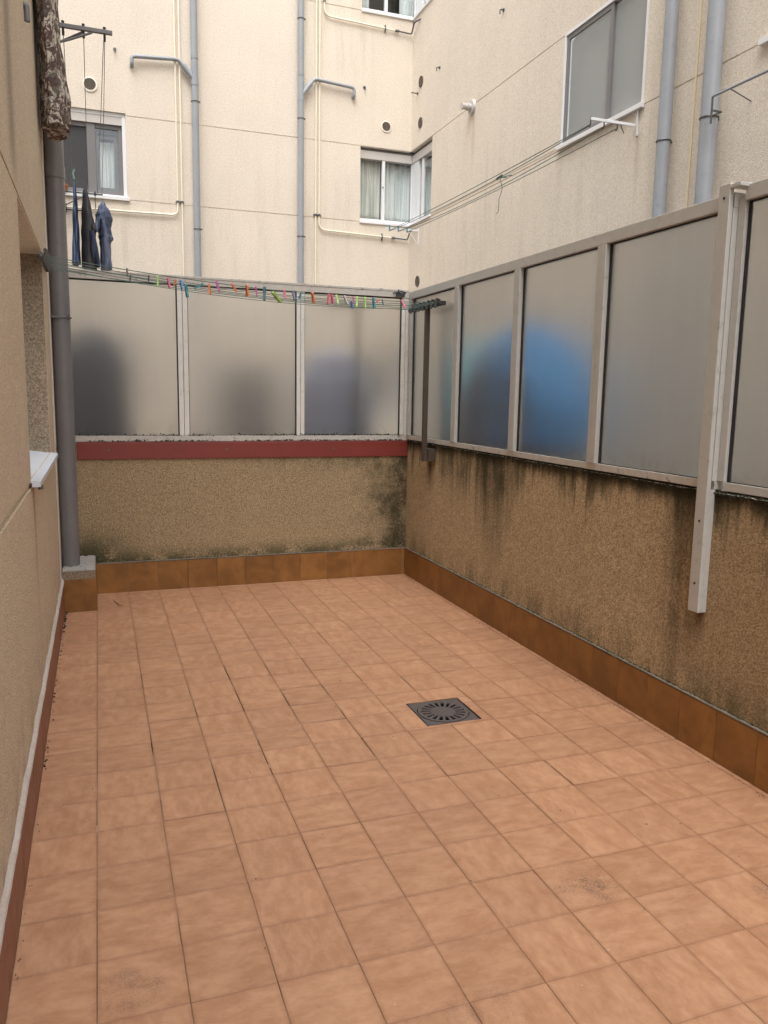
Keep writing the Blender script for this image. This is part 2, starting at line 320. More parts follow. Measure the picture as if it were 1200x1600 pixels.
# ------------------------------------------------------------------ mesh helpers
class MB:
    def __init__(s): s.v = []; s.f = []
    def add(s, vs, fs):
        o = len(s.v); s.v += [tuple(v) for v in vs]; s.f += [tuple(o+i for i in f) for f in fs]; return s
    def box(s, x0, x1, y0, y1, z0, z1):
        return s.add([(x, y, z) for x in (x0, x1) for y in (y0, y1) for z in (z0, z1)],
                     [(0, 1, 3, 2), (4, 6, 7, 5), (0, 4, 5, 1), (2, 3, 7, 6), (0, 2, 6, 4), (1, 5, 7, 3)])
    def tube(s, pts, r, n=10, cap=True):
        pts = [Vector(p) for p in pts]; rr = r if isinstance(r, (list, tuple)) else [r]*len(pts)
        o = len(s.v); up = None
        for i, p in enumerate(pts):
            d = ((pts[min(i+1, len(pts)-1)]-p).normalized() + (p-pts[max(i-1, 0)]).normalized())
            d = d.normalized() if d.length > 1e-6 else Vector((0, 0, 1))
            if up is None: up = Vector((0, 0, 1)) if abs(d.z) < .9 else Vector((1, 0, 0))
            a = d.cross(up).normalized(); b = a.cross(d).normalized(); up = b
            for k in range(n): t = 2*pi*k/n; s.v.append(tuple(p+(a*cos(t)+b*sin(t))*rr[i]))
        for i in range(len(pts)-1):
            for k in range(n): k2 = (k+1) % n; s.f.append((o+i*n+k, o+i*n+k2, o+(i+1)*n+k2, o+(i+1)*n+k))
        if cap: s.f.append(tuple(o+k for k in range(n))[::-1]); s.f.append(tuple(o+(len(pts)-1)*n+k for k in range(n)))
        return s
    def build(s, name, m, parent=None, smooth=False, bevel=0, solid=0, sub=0):
        off = Vector(parent_world(parent)) if parent else Vector((0, 0, 0))
        me = bpy.data.meshes.new(name); me.from_pydata([tuple(Vector(v)-off) for v in s.v], [], s.f); me.materials.append(M[m])
        bm = bmesh.new(); bm.from_mesh(me); bmesh.ops.recalc_face_normals(bm, faces=bm.faces); bm.to_mesh(me); bm.free()
        if smooth:
            for p in me.polygons: p.use_smooth = True
            me.set_sharp_from_angle(angle=radians(38))
        o = bpy.data.objects.new(name, me); COL.objects.link(o)
        if parent: o.parent = parent
        if bevel: b = o.modifiers.new('bevel', 'BEVEL'); b.width = bevel; b.segments = 2; b.limit_method = 'ANGLE'
        if solid: b = o.modifiers.new('solid', 'SOLIDIFY'); b.thickness = solid; b.offset = 0
        if sub: b = o.modifiers.new('sub', 'SUBSURF'); b.levels = sub; b.render_levels = sub
        return o
def parent_world(o):
    v = Vector((0, 0, 0))
    while o: v += o.location; o = o.parent
    return v
def tag(o, label=None, cat=None, group=None, kind=None):
    for k, v in (('label', label), ('category', cat), ('group', group), ('kind', kind)):
        if v: o[k] = v
    return o
def thing(name, loc, label, cat, group=None):
    o = bpy.data.objects.new(name, None); COL.objects.link(o); o.location = loc; o.empty_display_size = .1
    return tag(o, label, cat, group)
def arc(pts, r, n=5):      # round the corners of a polyline
    pts = [Vector(p) for p in pts]; out = [pts[0]]
    for a, b, c in zip(pts, pts[1:], pts[2:]):
        d1 = (a-b).normalized(); d2 = (c-b).normalized(); q = min(r, (a-b).length*.45, (c-b).length*.45)
        p1 = b+d1*q; p2 = b+d2*q
        for i in range(n+1): t = i/n; out.append(p1*(1-t)**2+b*2*t*(1-t)+p2*t*t)
    return out+[pts[-1]]
def panel(mp, U, Z, holes=(), grooves=(), gd=.008, extra_u=()):
    """wall surface with openings (u0,u1,z0,z1,depth) and grooves (z,w) recessed gd. mp(u,z,d)->xyz"""
    us = sorted(set([U[0], U[1]]+[h[0] for h in holes]+[h[1] for h in holes]+list(extra_u)))
    us = [u for u in us if U[0] <= u <= U[1]]
    zs = {Z[0], Z[1]}
    for h in holes: zs |= {h[2], h[3]}
    for z, wd in grooves: zs |= {z-wd/2, z+wd/2}
    zs = sorted(z for z in zs if Z[0] <= z <= Z[1]); mb = MB()
    def dep(i, j):
        if not (0 <= i < len(us)-1 and 0 <= j < len(zs)-1): return 0
        uc = (us[i]+us[i+1])/2; zc = (zs[j]+zs[j+1])/2
        for h in holes:
            if h[0] < uc < h[1] and h[2] < zc < h[3]: return -h[4]
        for z, wd in grooves:
            if abs(zc-z) < wd/2: return gd
        return 0
    for i in range(len(us)-1):
        for j in range(len(zs)-1):
            d = dep(i, j); u0, u1, z0, z1 = us[i], us[i+1], zs[j], zs[j+1]
            if d >= 0: mb.add([mp(u0, z0, d), mp(u1, z0, d), mp(u1, z1, d), mp(u0, z1, d)], [(0, 1, 2, 3)])
            for (ii, jj, a, b) in ((i+1, j, (u1, z0), (u1, z1)), (i, j+1, (u0, z1), (u1, z1))):
                if ii >= len(us)-1 or jj >= len(zs)-1: continue
                e = dep(ii, jj); A, B = abs(d), abs(e)
                if abs(A-B) > 1e-6: mb.add([mp(*a, A), mp(*b, A), mp(*b, B), mp(*a, B)], [(0, 1, 2, 3)])
    return mb
FX = lambda u, z, d=0: (u, 12+d, z)
RX = lambda u, z, d=0: (4.665+d, u, z)
LX = lambda u, z, d=0: (-.305-d, u, z)
def mbox(mb, mp, u0, u1, z0, z1, d0, d1):
    a = mp(u0, z0, d0); b = mp(u1, z1, d1)
    return mb.box(min(a[0], b[0]), max(a[0], b[0]), min(a[1], b[1]), max(a[1], b[1]), min(a[2], b[2]), max(a[2], b[2]))

# ================================================================== SETTING: floor
XR = 2.70; YB = 6.875; P = .2477; PY = .25
gnd = MB().box(-6, 8, -6, 13, -.5, -.2); tag(gnd.build('ground', 'concrete'), kind='structure')
lane = MB().box(2.86, 4.66, -3, 11.99, -.2, 0).box(-6, 2.86, 7.06, 11.99, -.2, 0); tag(lane.build('neighbour_patio_floor', 'patio'), kind='structure')
DR = (1.551, 1.861, 3.577, 3.889)
g0 = MB().box(-.30, 2.70, -2, DR[2], -.19, -.0028).box(-.30, 2.70, DR[3], 6.875, -.19, -.0028).box(-.30, DR[0], DR[2], DR[3], -.19, -.0028).box(DR[1], 2.70, DR[2], DR[3], -.19, -.0028)
tag(g0.build('grout_bed', 'grout'), kind='structure')
fl = MB()
def tile(x0, x1, y0, y1, rx, ry, dz):
    if x1-x0 < .012 or y1-y0 < .012: return
    near = .4 if (.1 < (x0+x1)/2 < 2.2 and 3.0 < (y0+y1)/2 < 4.7) else .03
    G4 = [.0005+random.random()*.0006+(.0021 if random.random() < near else 0) for _ in range(4)]
    x0 += G4[0]; x1 -= G4[1]; y0 += G4[2]; y1 -= G4[3]
    cx, cy = (x0+x1)/2, (y0+y1)/2; e = .0012; rr = []
    def z(x, y): return dz+rx*(x-cx)+ry*(y-cy)
    co = [(x0, y0, 1, 1), (x1, y0, -1, 1), (x1, y1, -1, -1), (x0, y1, 1, -1)]
    vs = [(x, y, z(x, y)-.009) for x, y, a, b in co]+[(x, y, z(x, y)-.0014) for x, y, a, b in co]+[(x+a*e, y+b*e, z(x, y)) for x, y, a, b in co]
    fs = [(8, 9, 10, 11)]
    for i in range(4): j = (i+1) % 4; fs += [(i, j, 4+j, 4+i), (4+i, 4+j, 8+j, 8+i)]
    fl.add(vs, fs)
for i in range(-1, 12):
    for j in range(-8, 28):
        x0 = max(-.292, -.06+P*i); x1 = min(2.70, -.06+P*(i+1)); y0 = .05+PY*j; y1 = min(YB, y0+PY)
        if x1 <= x0 or y1 <= y0: continue
        jy = .004*sin(i*2.1+j*.6); y0 += jy*.0
        rx = random.gauss(0, .0022); ry = random.gauss(0, .0022); dz = random.gauss(0, .0005)
        a0, a1, b0, b1 = DR
        if x1 > a0 and x0 < a1 and y1 > b0 and y0 < b1:
            tile(x0, x1, y0, max(y0, b0), 0, 0, 0); tile(x0, x1, min(y1, b1), y1, 0, 0, 0)
            yy0, yy1 = max(y0, b0), min(y1, b1)
            tile(x0, max(x0, min(x1, a0)), yy0, yy1, 0, 0, 0); tile(min(x1, max(x0, a1)), x1, yy0, yy1, 0, 0, 0)
        else: tile(x0, x1, y0, y1, rx, ry, dz)
tag(fl.build('floor', 'tile'), kind='structure')

# ---- drain
dr = thing('floor_drain', (1.7045, 3.7295, 0), 'square dark grey drain cover with a round slotted grate set in the tiled floor', 'drain')
DZ = -.0025
cx, cy = 1.7045, 3.7295
MB().box(cx-.15, cx+.15, cy-.15, cy+.15, -.18, -.175).box(cx-.152, cx-.149, cy-.15, cy+.15, -.175, -.009).box(cx+.149, cx+.152, cy-.15, cy+.15, -.175, -.009).box(cx-.149, cx+.149, cy-.152, cy-.149, -.175, -.009).box(cx-.149, cx+.149, cy+.149, cy+.152, -.175, -.009).build('drain_pit', 'pit', dr)
mb = MB(); N = 64; R1 = .142; hw = .1475
def sq(t):
    c, s_ = cos(t), sin(t); k = hw/max(abs(c), abs(s_)); return cx+c*k, cy+s_*k
for k in range(N):
    t0, t1 = 2*pi*k/N, 2*pi*(k+1)/N
    a, b = sq(t0), sq(t1); c, d = (cx+R1*cos(t1), cy+R1*sin(t1)), (cx+R1*cos(t0), cy+R1*sin(t0))
    mb.add([(*a, DZ), (*b, DZ), (*c, DZ), (*d, DZ), (*c, -.006), (*d, -.006), (*a, -.0085), (*b, -.0085)], [(0, 1, 2, 3), (3, 2, 4, 5), (0, 1, 7, 6)])
mb.build('drain_frame', 'iron', dr)
mb = MB(); n = 19
def ringseg(r0, r1, t0, t1, z1=.0005, z0=-.008):
    ps = [(cx+r*cos(t), cy+r*sin(t)) for r, t in ((r0, t0), (r1, t0), (r1, t1), (r0, t1))]
    mb.add([(*p, z1) for p in ps]+[(*p, z0) for p in ps], [(0, 1, 2, 3), (0, 1, 5, 4), (1, 2, 6, 5), (2, 3, 7, 6), (3, 0, 4, 7)])
for k in range(n*4):
    t0, t1 = 2*pi*k/(n*4), 2*pi*(k+1)/(n*4); ringseg(.120, .138, t0, t1); ringseg(.0001, .068, t0, t1, -.0003)
    if k % 4 == 0: ringseg(.068, .120, t0-.02, t1+.045, .0005)
mb.build('drain_grate', 'iron', dr)

# ================================================================== left building
lb = thing('apartment_building', (-.305, 3, 0), 'tan rough rendered wall along the left edge with a recessed window and pale metal sill', 'building')
WIN = (4.0, 5.66, 1.275, 2.535, .30)
wl = panel(LX, (-3, 6.9), (0, 11), [WIN, (3.0, 5.66, 4.25, 5.4, .15), (-2.2, -.8, 1.275, 2.535, .15)], [(1.25, .03), (2.55, .014), (4.235, .012)], .010)
wl.add([(-.305, 6.9, 0), (-.305, 6.9, 11), (-6, 6.9, 11), (-6, 6.9, 0)], [(0, 1, 2, 3)])
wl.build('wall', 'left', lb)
mb = MB()                                                    # window jambs and soffit of coarser render, 3 mm proud of the reveal
for (a, b, c, d) in ((4.0, 5.66, 1.275, 2.535),):
    mb.add([LX(b-.003, c, 0.002), LX(b-.003, d, 0.002), LX(b-.003, d, .30), LX(b-.003, c, .30)], [(0, 1, 2, 3)])
mb.build('window_reveal', 'jamb', lb)
def simple_window(parent, a, b, c, d, dep):
    f = MB()
    for (u0, u1, z0, z1) in ((a, a+.05, c, d), (b-.05, b, c, d), (a+.05, b-.05, c, c+.05), (a+.05, b-.05, d-.05, d), ((a+b)/2-.03, (a+b)/2+.03, c+.05, d-.05)):
        mbox(f, LX, u0, u1, z0, z1, dep-.045, dep+.01)
    fo = f.build('window', 'white', parent, bevel=.003)
    mbox(MB(), LX, a+.05, b-.05, c+.05, d-.05, dep-.012, dep-.006).build('pane', 'glass', fo)
    q = MB(); mbox(q, LX, a-.05, b+.05, c-.05, d+.05, dep+.5, dep+.55); q.build('shutter', 'slat', fo)
for (a, b, c, d, e_) in ((4.0, 5.66, 1.275, 2.535, .30), (3.0, 5.66, 4.25, 5.4, .15), (-2.2, -.8, 1.275, 2.535, .15)): simple_window(lb, a, b, c, d, e_)
sill = MB().add([(-.262, 3.965, 1.268), (-.262, 5.70, 1.268), (-.595, 5.70, 1.315), (-.595, 3.965, 1.315), (-.262, 3.965, 1.243), (-.262, 5.70, 1.243), (-.300, 5.70, 1.243), (-.300, 3.965, 1.243), (-.300, 3.965, 1.262), (-.300, 5.70, 1.262)],
                [(0, 1, 2, 3), (0, 4, 5, 1), (4, 7, 6, 5), (0, 3, 8), (0, 8, 7, 4), (1, 2, 9), (1, 5, 6, 9)])
so_ = sill.build('window_sill', 'sillw', lb)
MB().tube([(-.268, 4.03, 1.225), (-.268, 4.03, 1.245)], .012, 10).build('sill_bracket', 'steel', so_)
sk = MB()
y = -2.0
while y < 6.32:
    y1 = min(6.328, y+PY); sk.box(-.3048, -.292+random.gauss(0, .0006), y+.001, y1-.001, .0, .248); y = y1
sk.build('skirting', 'glazeL', lb, bevel=.0015)
lg = MB(); ys = [-2+i*.04 for i in range(209)]             # uneven mortar ledge on top of the skirting
for y0, y1 in zip(ys, ys[1:]):
    if y1 > 6.33: break
    def e(y): return .006*sin(y*9)+.005*sin(y*23+1)+.003*sin(y*61)
    a, b = e(y0), e(y1)
    lg.add([(-.3045, y0, .268+a), (-.3045, y1, .268+b), (-.292, y1, .256+b*.5), (-.292, y0, .256+a*.5), (-.2885, y1, .247+b*.4), (-.2885, y0, .247+a*.4)], [(0, 1, 2, 3), (3, 2, 4, 5)])
lg.build('mortar_ledge', 'mortarL', lb, solid=.003)
MB().tube([(-.300, 6.14, .3), (-.300, 6.14, 10.5)], .0045, 6).tube([(-.300, 6.20, 1.3), (-.300, 6.20, 10.5)], .004, 6).build('wall_cable', 'whiteb', lb)
el = thing('drain_spout', (-.305, 5.02, 3.70), 'short dark elbow spout sticking out of the left wall near the top', 'spout')
MB().tube(arc([(-.306, 5.02, 3.735), (-.288, 5.02, 3.735), (-.288, 5.02, 3.655)], .02), .015, 12).build('elbow', 'dpvc', el, True)
MB().tube([(-.306, 5.02, 3.735), (-.301, 5.02, 3.735)], .024, 14).build('wall_flange', 'dpvc', el, True)

# ---- pedestal and tall downpipe
pd = thing('pipe_pedestal', (-.18, 6.6, 0), 'small brown tiled plinth with crumbling pale mortar top at the foot of the dark downpipe', 'plinth')
MB().box(-.3035, -.058, 6.332, 6.86, .0, .252).build('tile_cladding', 'glaze', pd, bevel=.003)
mb = MB(); nx = 14; 
mb.box(-.303, -.062, 6.336, 6.862, .252, .318); mb.build('block', 'jamb', pd, bevel=.006)
def lump(name, x0, x1, y0, y1, z0, z1, m, parent, nx=24, ny=30, amp=.006, seed=0):
    rnd = random.Random(seed); mb = MB(); vs = []
    for j in range(ny+1):
        for i in range(nx+1):
            e = min(i, nx-i, j, ny-j); z = z1+rnd.uniform(-amp, amp) - (.012 if e == 0 else .003 if e == 1 else 0)
            vs.append((x0+(x1-x0)*i/nx+(rnd.uniform(-amp, amp)*.6 if e == 0 else 0), y0+(y1-y0)*j/ny+(rnd.uniform(-amp, amp)*.6 if e == 0 else 0), z))
    fs = [(j*(nx+1)+i, j*(nx+1)+i+1, (j+1)*(nx+1)+i+1, (j+1)*(nx+1)+i) for j in range(ny) for i in range(nx)]
    rim = [i for i in range(nx+1)]+[j*(nx+1)+nx for j in range(1, ny+1)]+[ny*(nx+1)+i for i in range(nx-1, -1, -1)]+[j*(nx+1) for j in range(ny-1, 0, -1)]
    o = len(vs); vs += [(vs[k][0], vs[k][1], z0) for k in rim]; L = len(rim)
    fs += [(rim[k], rim[(k+1) % L], o+(k+1) % L, o+k) for k in range(L)]+[tuple(range(o, o+L))]
    mb.add(vs, fs); return mb.build(name, m, parent, True)
lump('mortar_cap', -.303, -.064, 6.334, 6.865, .318, .336, 'mortar', pd)
dp = thing('drainpipe', (-.238, 6.50, .33), 'thick dark grey downpipe rising from the tiled plinth beside the left wall', 'drainpipe')
MB().tube([(-.238, 6.50, .33), (-.238, 6.50, 10.8)], .066, 32).build('pipe', 'dpvc', dp, True)
for z in (2.215, 5.1):
    c = MB(); c.tube([(-.238+.071*cos(t*pi/12), 6.50+.071*sin(t*pi/12), z) for t in range(0, 25)], .006, 6)
    c.box(-.305, -.235, 6.425, 6.433, z-.008, z+.008); c.tube([(-.18, 6.43, z-.02), (-.18, 6.43, z+.02)], .006, 8)
    c.build('clamp', 'steel', dp, True)
MB().tube([(-.238, 6.5, 3.20), (-.238, 6.5, 3.28)], .071, 32).build('coupling', 'dpvc', dp, True)

# ================================================================== parapets and skirting
bp = thing('parapet_wall', (1.2, 6.95, 0), 'low back parapet of brown rough render with mossy right corner below the red beam', 'parapet')
MB().box(-.304, 2.70, YB, YB+.18, 0, 1.262).build('wall', 'back', bp)
s1 = MB(); x = -.06
while x < 2.69:
    x1 = min(2.686, x+P); s1.box(x+.0014, x1-.0014, YB-.011+random.gauss(0, .0007), YB-.0005, .001, .249); x += P
s1.build('skirting', 'glaze', bp, bevel=.002)
MB().box(-.06, 2.688, YB-.007, YB-.0004, .0005, .2555).build('skirting_grout', 'grout', bp)
rp = thing('parapet_wall', (2.78, 3, 0), 'long right parapet of stained ochre render streaked with black moss under the glass screen', 'parapet')
MB().box(2.7005, 2.86, -2.5, YB+.18, 0, 1.275).build('wall', 'right', rp)
s2 = MB(); y = .05-2
while y < YB-.01:
    y1 = min(YB-.012, y+PY); s2.box(2.689+random.gauss(0, .0007), 2.7002, y+.0014, y1-.0014, .001, .249); y += PY
s2.build('skirting', 'glaze', rp, bevel=.002)
MB().box(2.693, 2.7001, -2, YB-.012, .0005, .2555).build('skirting_grout', 'grout', rp)
MB().box(2.687, 2.7002, -2, YB-.012, .2557, .262).build('mortar_line', 'oldmortar', rp)
MB().box(-.05, 2.686, YB-.013, YB-.0004, .2557, .262).build('mortar_line', 'oldmortar', bp)
lump('coping', 2.694, 2.862, -2.5, 6.86, 1.268, 1.279, 'alu_dirty', rp, 4, 320, .003, 5)

bm_ = thing('steel_beam', (1.2, YB, 1.13), 'dark red painted steel band running along the top of the back parapet', 'steel beam')
MB().box(-.172, 2.694, YB-.016, YB-.0006, 1.125, 1.262).box(-.172, 2.694, YB-.0155, YB+.10, 1.2625, 1.268).build('flange', 'red', bm_, bevel=.003)
for x in (.07, 1.03, 1.98): MB().tube([(x, YB-.022, 1.20), (x, YB-.014, 1.20)], .010, 6).build('bolt', 'steel', bm_)

# ---- moss
ms = MB(); rnd = random.Random(11)
def blob(x, y, z, r):
    vs = [(x, y, z+r)]; 
    for k in range(6): t = k*pi/3+rnd.random(); q = r*rnd.uniform(.6, 1.3); vs.append((x+q*cos(t), y+q*sin(t)*.7, z+rnd.uniform(-.3, .4)*r))
    vs.append((x, y, z-r*.6))
    ms.add(vs, [(0, 1+k, 1+(k+1) % 6) for k in range(6)]+[(7, 1+(k+1) % 6, 1+k) for k in range(6)])
for _ in range(1500):
    x = rnd.uniform(-.15, 2.66); dens = max([math.exp(-((x-c)/w_)**2)*k for c, w_, k in ((.62, .16, .9), (.76, .12, 1), (1.5, .25, .8), (1.7, .12, 1), (2.5, .2, 1), (1.9, .2, .8), (.1, .3, .45), (2.2, .3, .5))])
    if rnd.random() > dens: continue
    on = rnd.random() < .6
    blob(x, YB-.012+rnd.uniform(0, .012) if on else YB-.004, 1.271+abs(rnd.gauss(0, .005)) if on else 1.318+abs(rnd.gauss(0, .006)), rnd.uniform(.003, .009))
for _ in range(1000):
    y = rnd.uniform(2.4, 6.8); blob(2.694+rnd.uniform(-.004, .002), y, 1.268+rnd.gauss(-.003, .005), rnd.uniform(.002, .007))
for _ in range(700):
    x = rnd.uniform(-.06, 2.68); blob(x, YB-.004, .258+abs(rnd.gauss(0, .004)), rnd.uniform(.002, .006))
for _ in range(900):
    y = rnd.uniform(2.2, 6.8); blob(2.697, y, .258+abs(rnd.gauss(0, .004)), rnd.uniform(.002, .006))
for _ in range(75):
    y = rnd.uniform(5.9, 6.33) if rnd.random() < .7 else rnd.uniform(3.5, 6); blob(-.286+abs(rnd.gauss(0, .006)), y, .002, rnd.uniform(.003, .009))
tag(ms.build('moss', 'moss'), 'black green moss clinging along the rails, skirting tops and floor edges', 'moss', kind='stuff')

# ================================================================== frosted glass screens
def pane(parent, x0, x1, y0, y1, z0, z1):
    MB().box(x0, x1, y0, y1, z0, z1).build('pane', 'frost', parent)
bs = thing('glass_screen', (1.2, YB+.03, 1.27), 'frosted glass screen in a pale frame along the back parapet above the red beam', 'glass screen')
posts = [(.639, .722), (1.643, 1.715), (2.615, 2.692)]
for a, b in posts + [(-.30, -.215)]:
    m_ = MB().box(a, (a+b)/2-.002, YB-.008, YB+.045, 1.318, 2.553).box((a+b)/2+.002, b, YB-.005, YB+.045, 1.318, 2.553)
    m_.build('post', 'alu_light', bs, bevel=.002)
MB().box(-.302, 2.696, YB-.006, YB+.045, 1.2695, 1.3175).build('bottom_rail', 'alu_dirty', bs, bevel=.002)
MB().box(-.302, 2.690, YB-.012, YB+.05, 2.5535, 2.618).box(-.302, 2.69, YB-.016, YB+.02, 2.604, 2.622).build('top_rail', 'alu_dirty', bs, bevel=.002)
gk = MB()
edges = [-.215, .639, .722, 1.643, 1.715, 2.615]
for a, b in zip(edges[::2], edges[1::2]):
    pane(bs, a+.004, b-.004, YB+.010, YB+.015, 1.322, 2.549)
    gk.box(b-.010, b-.001, YB+.0035, YB+.018, 1.318, 2.553); gk.box(a, a+.005, YB+.004, YB+.018, 1.318, 2.553); gk.box(a+.006, b-.011, YB+.004, YB+.018, 2.543, 2.553); gk.box(a+.006, b-.011, YB+.004, YB+.018, 1.318, 1.322)
gk.build('gasket', 'gasket', bs)
MB().tube([(2.52, YB-.03, 2.585), (2.60, YB-.035, 2.605), (2.64, YB-.03, 2.59)], .007, 8).tube([(2.575, YB-.03, 2.57), (2.57, YB-.035, 2.62)], .006, 6).box(2.55, 2.63, YB-.035, YB-.02, 2.56, 2.59).build('bracket', 'dark', bs, True)

rs = thing('glass_screen', (2.72, 4.9, 1.28), 'long frosted glass screen in taupe aluminium on the right parapet with a blue shape behind', 'glass screen')
def rscreen(parent, xf, ps, y0, y1, zt):
    for a, b in ps:
        MB().box(xf-.026, xf+.04, a, a+(b-a)*.5-.0015, 1.3205, zt-.0655).box(xf-.022, xf+.04, a+(b-a)*.5+.0015, b, 1.3205, zt-.0655).build('post', 'alu', parent, bevel=.002)
    MB().box(xf-.012, xf+.045, y0, y1, 1.281, 1.320).build('bottom_rail', 'alu_dirty' if xf < 2.71 else 'alu', parent, bevel=.002)
    MB().box(xf-.022, xf+.045, y0, y1, zt-.065, zt).build('top_rail', 'alu', parent, bevel=.003)
    ed = [y0]; [ed.extend(p) for p in ps]; ed.append(y1); gk = MB()
    for a, b in zip(ed[::2], ed[1::2]):
        if b-a < .05: continue
        pane(parent, xf+.008, xf+.013, a+.004, b-.004, 1.324, zt-.069)
        gk.box(xf+.002, xf+.018, a, a+.005, 1.32, zt-.065); gk.box(xf+.0015, xf+.018, b-.010, b-.001, 1.32, zt-.065)
        gk.box(xf+.0022, xf+.018, a+.006, b-.011, zt-.072, zt-.065); gk.box(xf+.0022, xf+.018, a+.006, b-.011, 1.32, 1.323)
    gk.build('gasket', 'gasket', parent)
rscreen(rs, 2.70, [(2.93, 3.0), (3.872, 3.957), (4.830, 4.915), (5.794, 5.879), (6.80, 6.858)], 2.93, 6.860, 2.603)
rs2 = thing('glass_screen', (2.74, 1.2, 1.28), 'nearer frosted glass screen section at the right edge past the tall taupe upright', 'glass screen')
rscreen(rs2, 2.715, [(.72, .80), (1.79, 1.87)], -2, 2.885, 2.625)
MB().box(2.700, 2.735, 2.886, 2.928, 1.322, 2.575).build('corner_post', 'alu', rs2, bevel=.002)
up = thing('steel_upright', (2.675, 2.965, .69), 'tall taupe box upright bolted over the right parapet and rising above the screen', 'upright')
MB().box(2.648, 2.6715, 2.931, 2.999, .69, 2.640).box(2.6717, 2.6995, 2.9315, 2.9985, .69, 1.28).build('tube', 'alu', up, bevel=.003)
MB().box(2.6475, 2.735, 2.87, 2.9305, 2.615, 2.632).build('cap_plate', 'alu', up, bevel=.002)
for z in (.83, 1.13, 2.58): MB().tube([(2.6445, 2.963, z), (2.6485, 2.963, z)], .006, 8).build('screw', 'dark', up)

# ================================================================== terrace clothesline
cp = thing('clothesline_post', (2.66, 6.30, 1.14), 'slim brown steel post with a crossbar holding green clotheslines in the back corner', 'clothesline post')
MB().box(2.595, 2.632, 6.245, 6.285, 1.20, 2.42).build('upright', 'post', cp, bevel=.002)
MB().box(2.633, 2.699, 6.215, 6.36, 1.13, 1.235).box(2.600, 2.634, 6.235, 6.295, 1.13, 1.21).build('mounting_plate', 'post', cp, bevel=.003)
MB().box(2.588, 2.640, 5.945, 6.64, 2.405, 2.435).build('crossbar', 'dark', cp, bevel=.003)
def hookset(mb, x, y, z, s=1.):
    mb.tube([(x, y-.012, z+.03), (x, y+.012, z+.035)], .012, 8); mb.tube([(x-.02*s, y, z-.03), (x+.02*s, y, z+.035)], .011, 8)
    mb.tube([(x-.02*s+.014*cos(t), y, z+.014*sin(t)) for t in [k*pi/5 for k in range(9)]], .004, 6)
for k in range(7):
    h = MB(); yk = 6.03+.09*k; hookset(h, 2.598, yk, 2.42); h.build('hook', 'dark', cp, True)
lbk = thing('clothesline_bracket', (-.30, 5.7, 2.5), 'row of dark grey clothesline hooks fixed high on the left wall beside the downpipe', 'bracket')
MB().box(-.3045, -.288, 5.38, 6.06, 2.48, 2.515).build('wall_plate', 'steel', lbk, bevel=.003)
for k in range(7):
    h = MB(); hookset(h, -.272, 5.45+.09*k, 2.50, .6); h.build('hook', 'steel', lbk, True)
def line(k, t):
    L = Vector((-.265, 5.45+.09*k, 2.497)); R = Vector((2.59, 6.03+.09*k, 2.42)); p = L.lerp(R, t); p.z -= .045*4*t*(1-t)*(1+.3*(k % 3)); return p
LN = ['nearest', 'second nearest', 'third', 'middle', 'fifth', 'second farthest', 'farthest']
for k in range(7):
    o = MB().tube([line(k, i/40) for i in range(41)], .0024 if k % 2 else .0028, 6).build('clothesline', 'cord' if k % 3 != 1 else 'cordg', None, True)
    tag(o, '%s of seven thin green clothesline strands crossing the terrace to the corner post' % LN[k] if k != 3 else 'middle thin green clothesline strand of seven crossing the terrace to the corner post', 'clothesline', 'clotheslines across the terrace')
def peg(k, t, tilt, colr, label, s=1.):
    e = bpy.data.objects.new('clothes_peg', None); COL.objects.link(e); e.empty_display_size = .03
    tag(e, label, 'clothes peg', 'clothes pegs on the terrace lines')
    for sg in (-1, 1):
        m_ = MB().add([(-.007, sg*.0015, .012), (.007, sg*.0015, .012), (.007, sg*.009, .006), (-.007, sg*.009, .006), (-.006, sg*.0035, -.03), (.006, sg*.0035, -.03), (.006, sg*.010, -.032), (-.006, sg*.010, -.032), (-.005, sg*.012, -.068), (.005, sg*.012, -.068), (.005, sg*.018, -.066), (-.005, sg*.018, -.066)],
                      [(0, 1, 2, 3), (0, 1, 5, 4), (3, 2, 6, 7), (0, 3, 7, 4), (1, 2, 6, 5), (4, 5, 9, 8), (7, 6, 10, 11), (4, 7, 11, 8), (5, 6, 10, 9), (8, 9, 10, 11)])
        o = m_.build('prong', 'peg_'+colr); o.parent = e
    sp = MB().tube([(-.009, 0, -.018), (.009, 0, -.018)], .004, 8).tube([(-.008, .011, -.028), (-.008, 0, -.016), (-.008, -.011, -.028)], .0012, 5).build('spring', 'steel'); sp.parent = e
    e.location = line(k, t)+Vector((0, 0, .004)); e.rotation_euler = (radians(random.uniform(-15, 15)), radians(tilt), radians(random.uniform(-25, 25))); s *= .88; e.scale = (s, s, s)
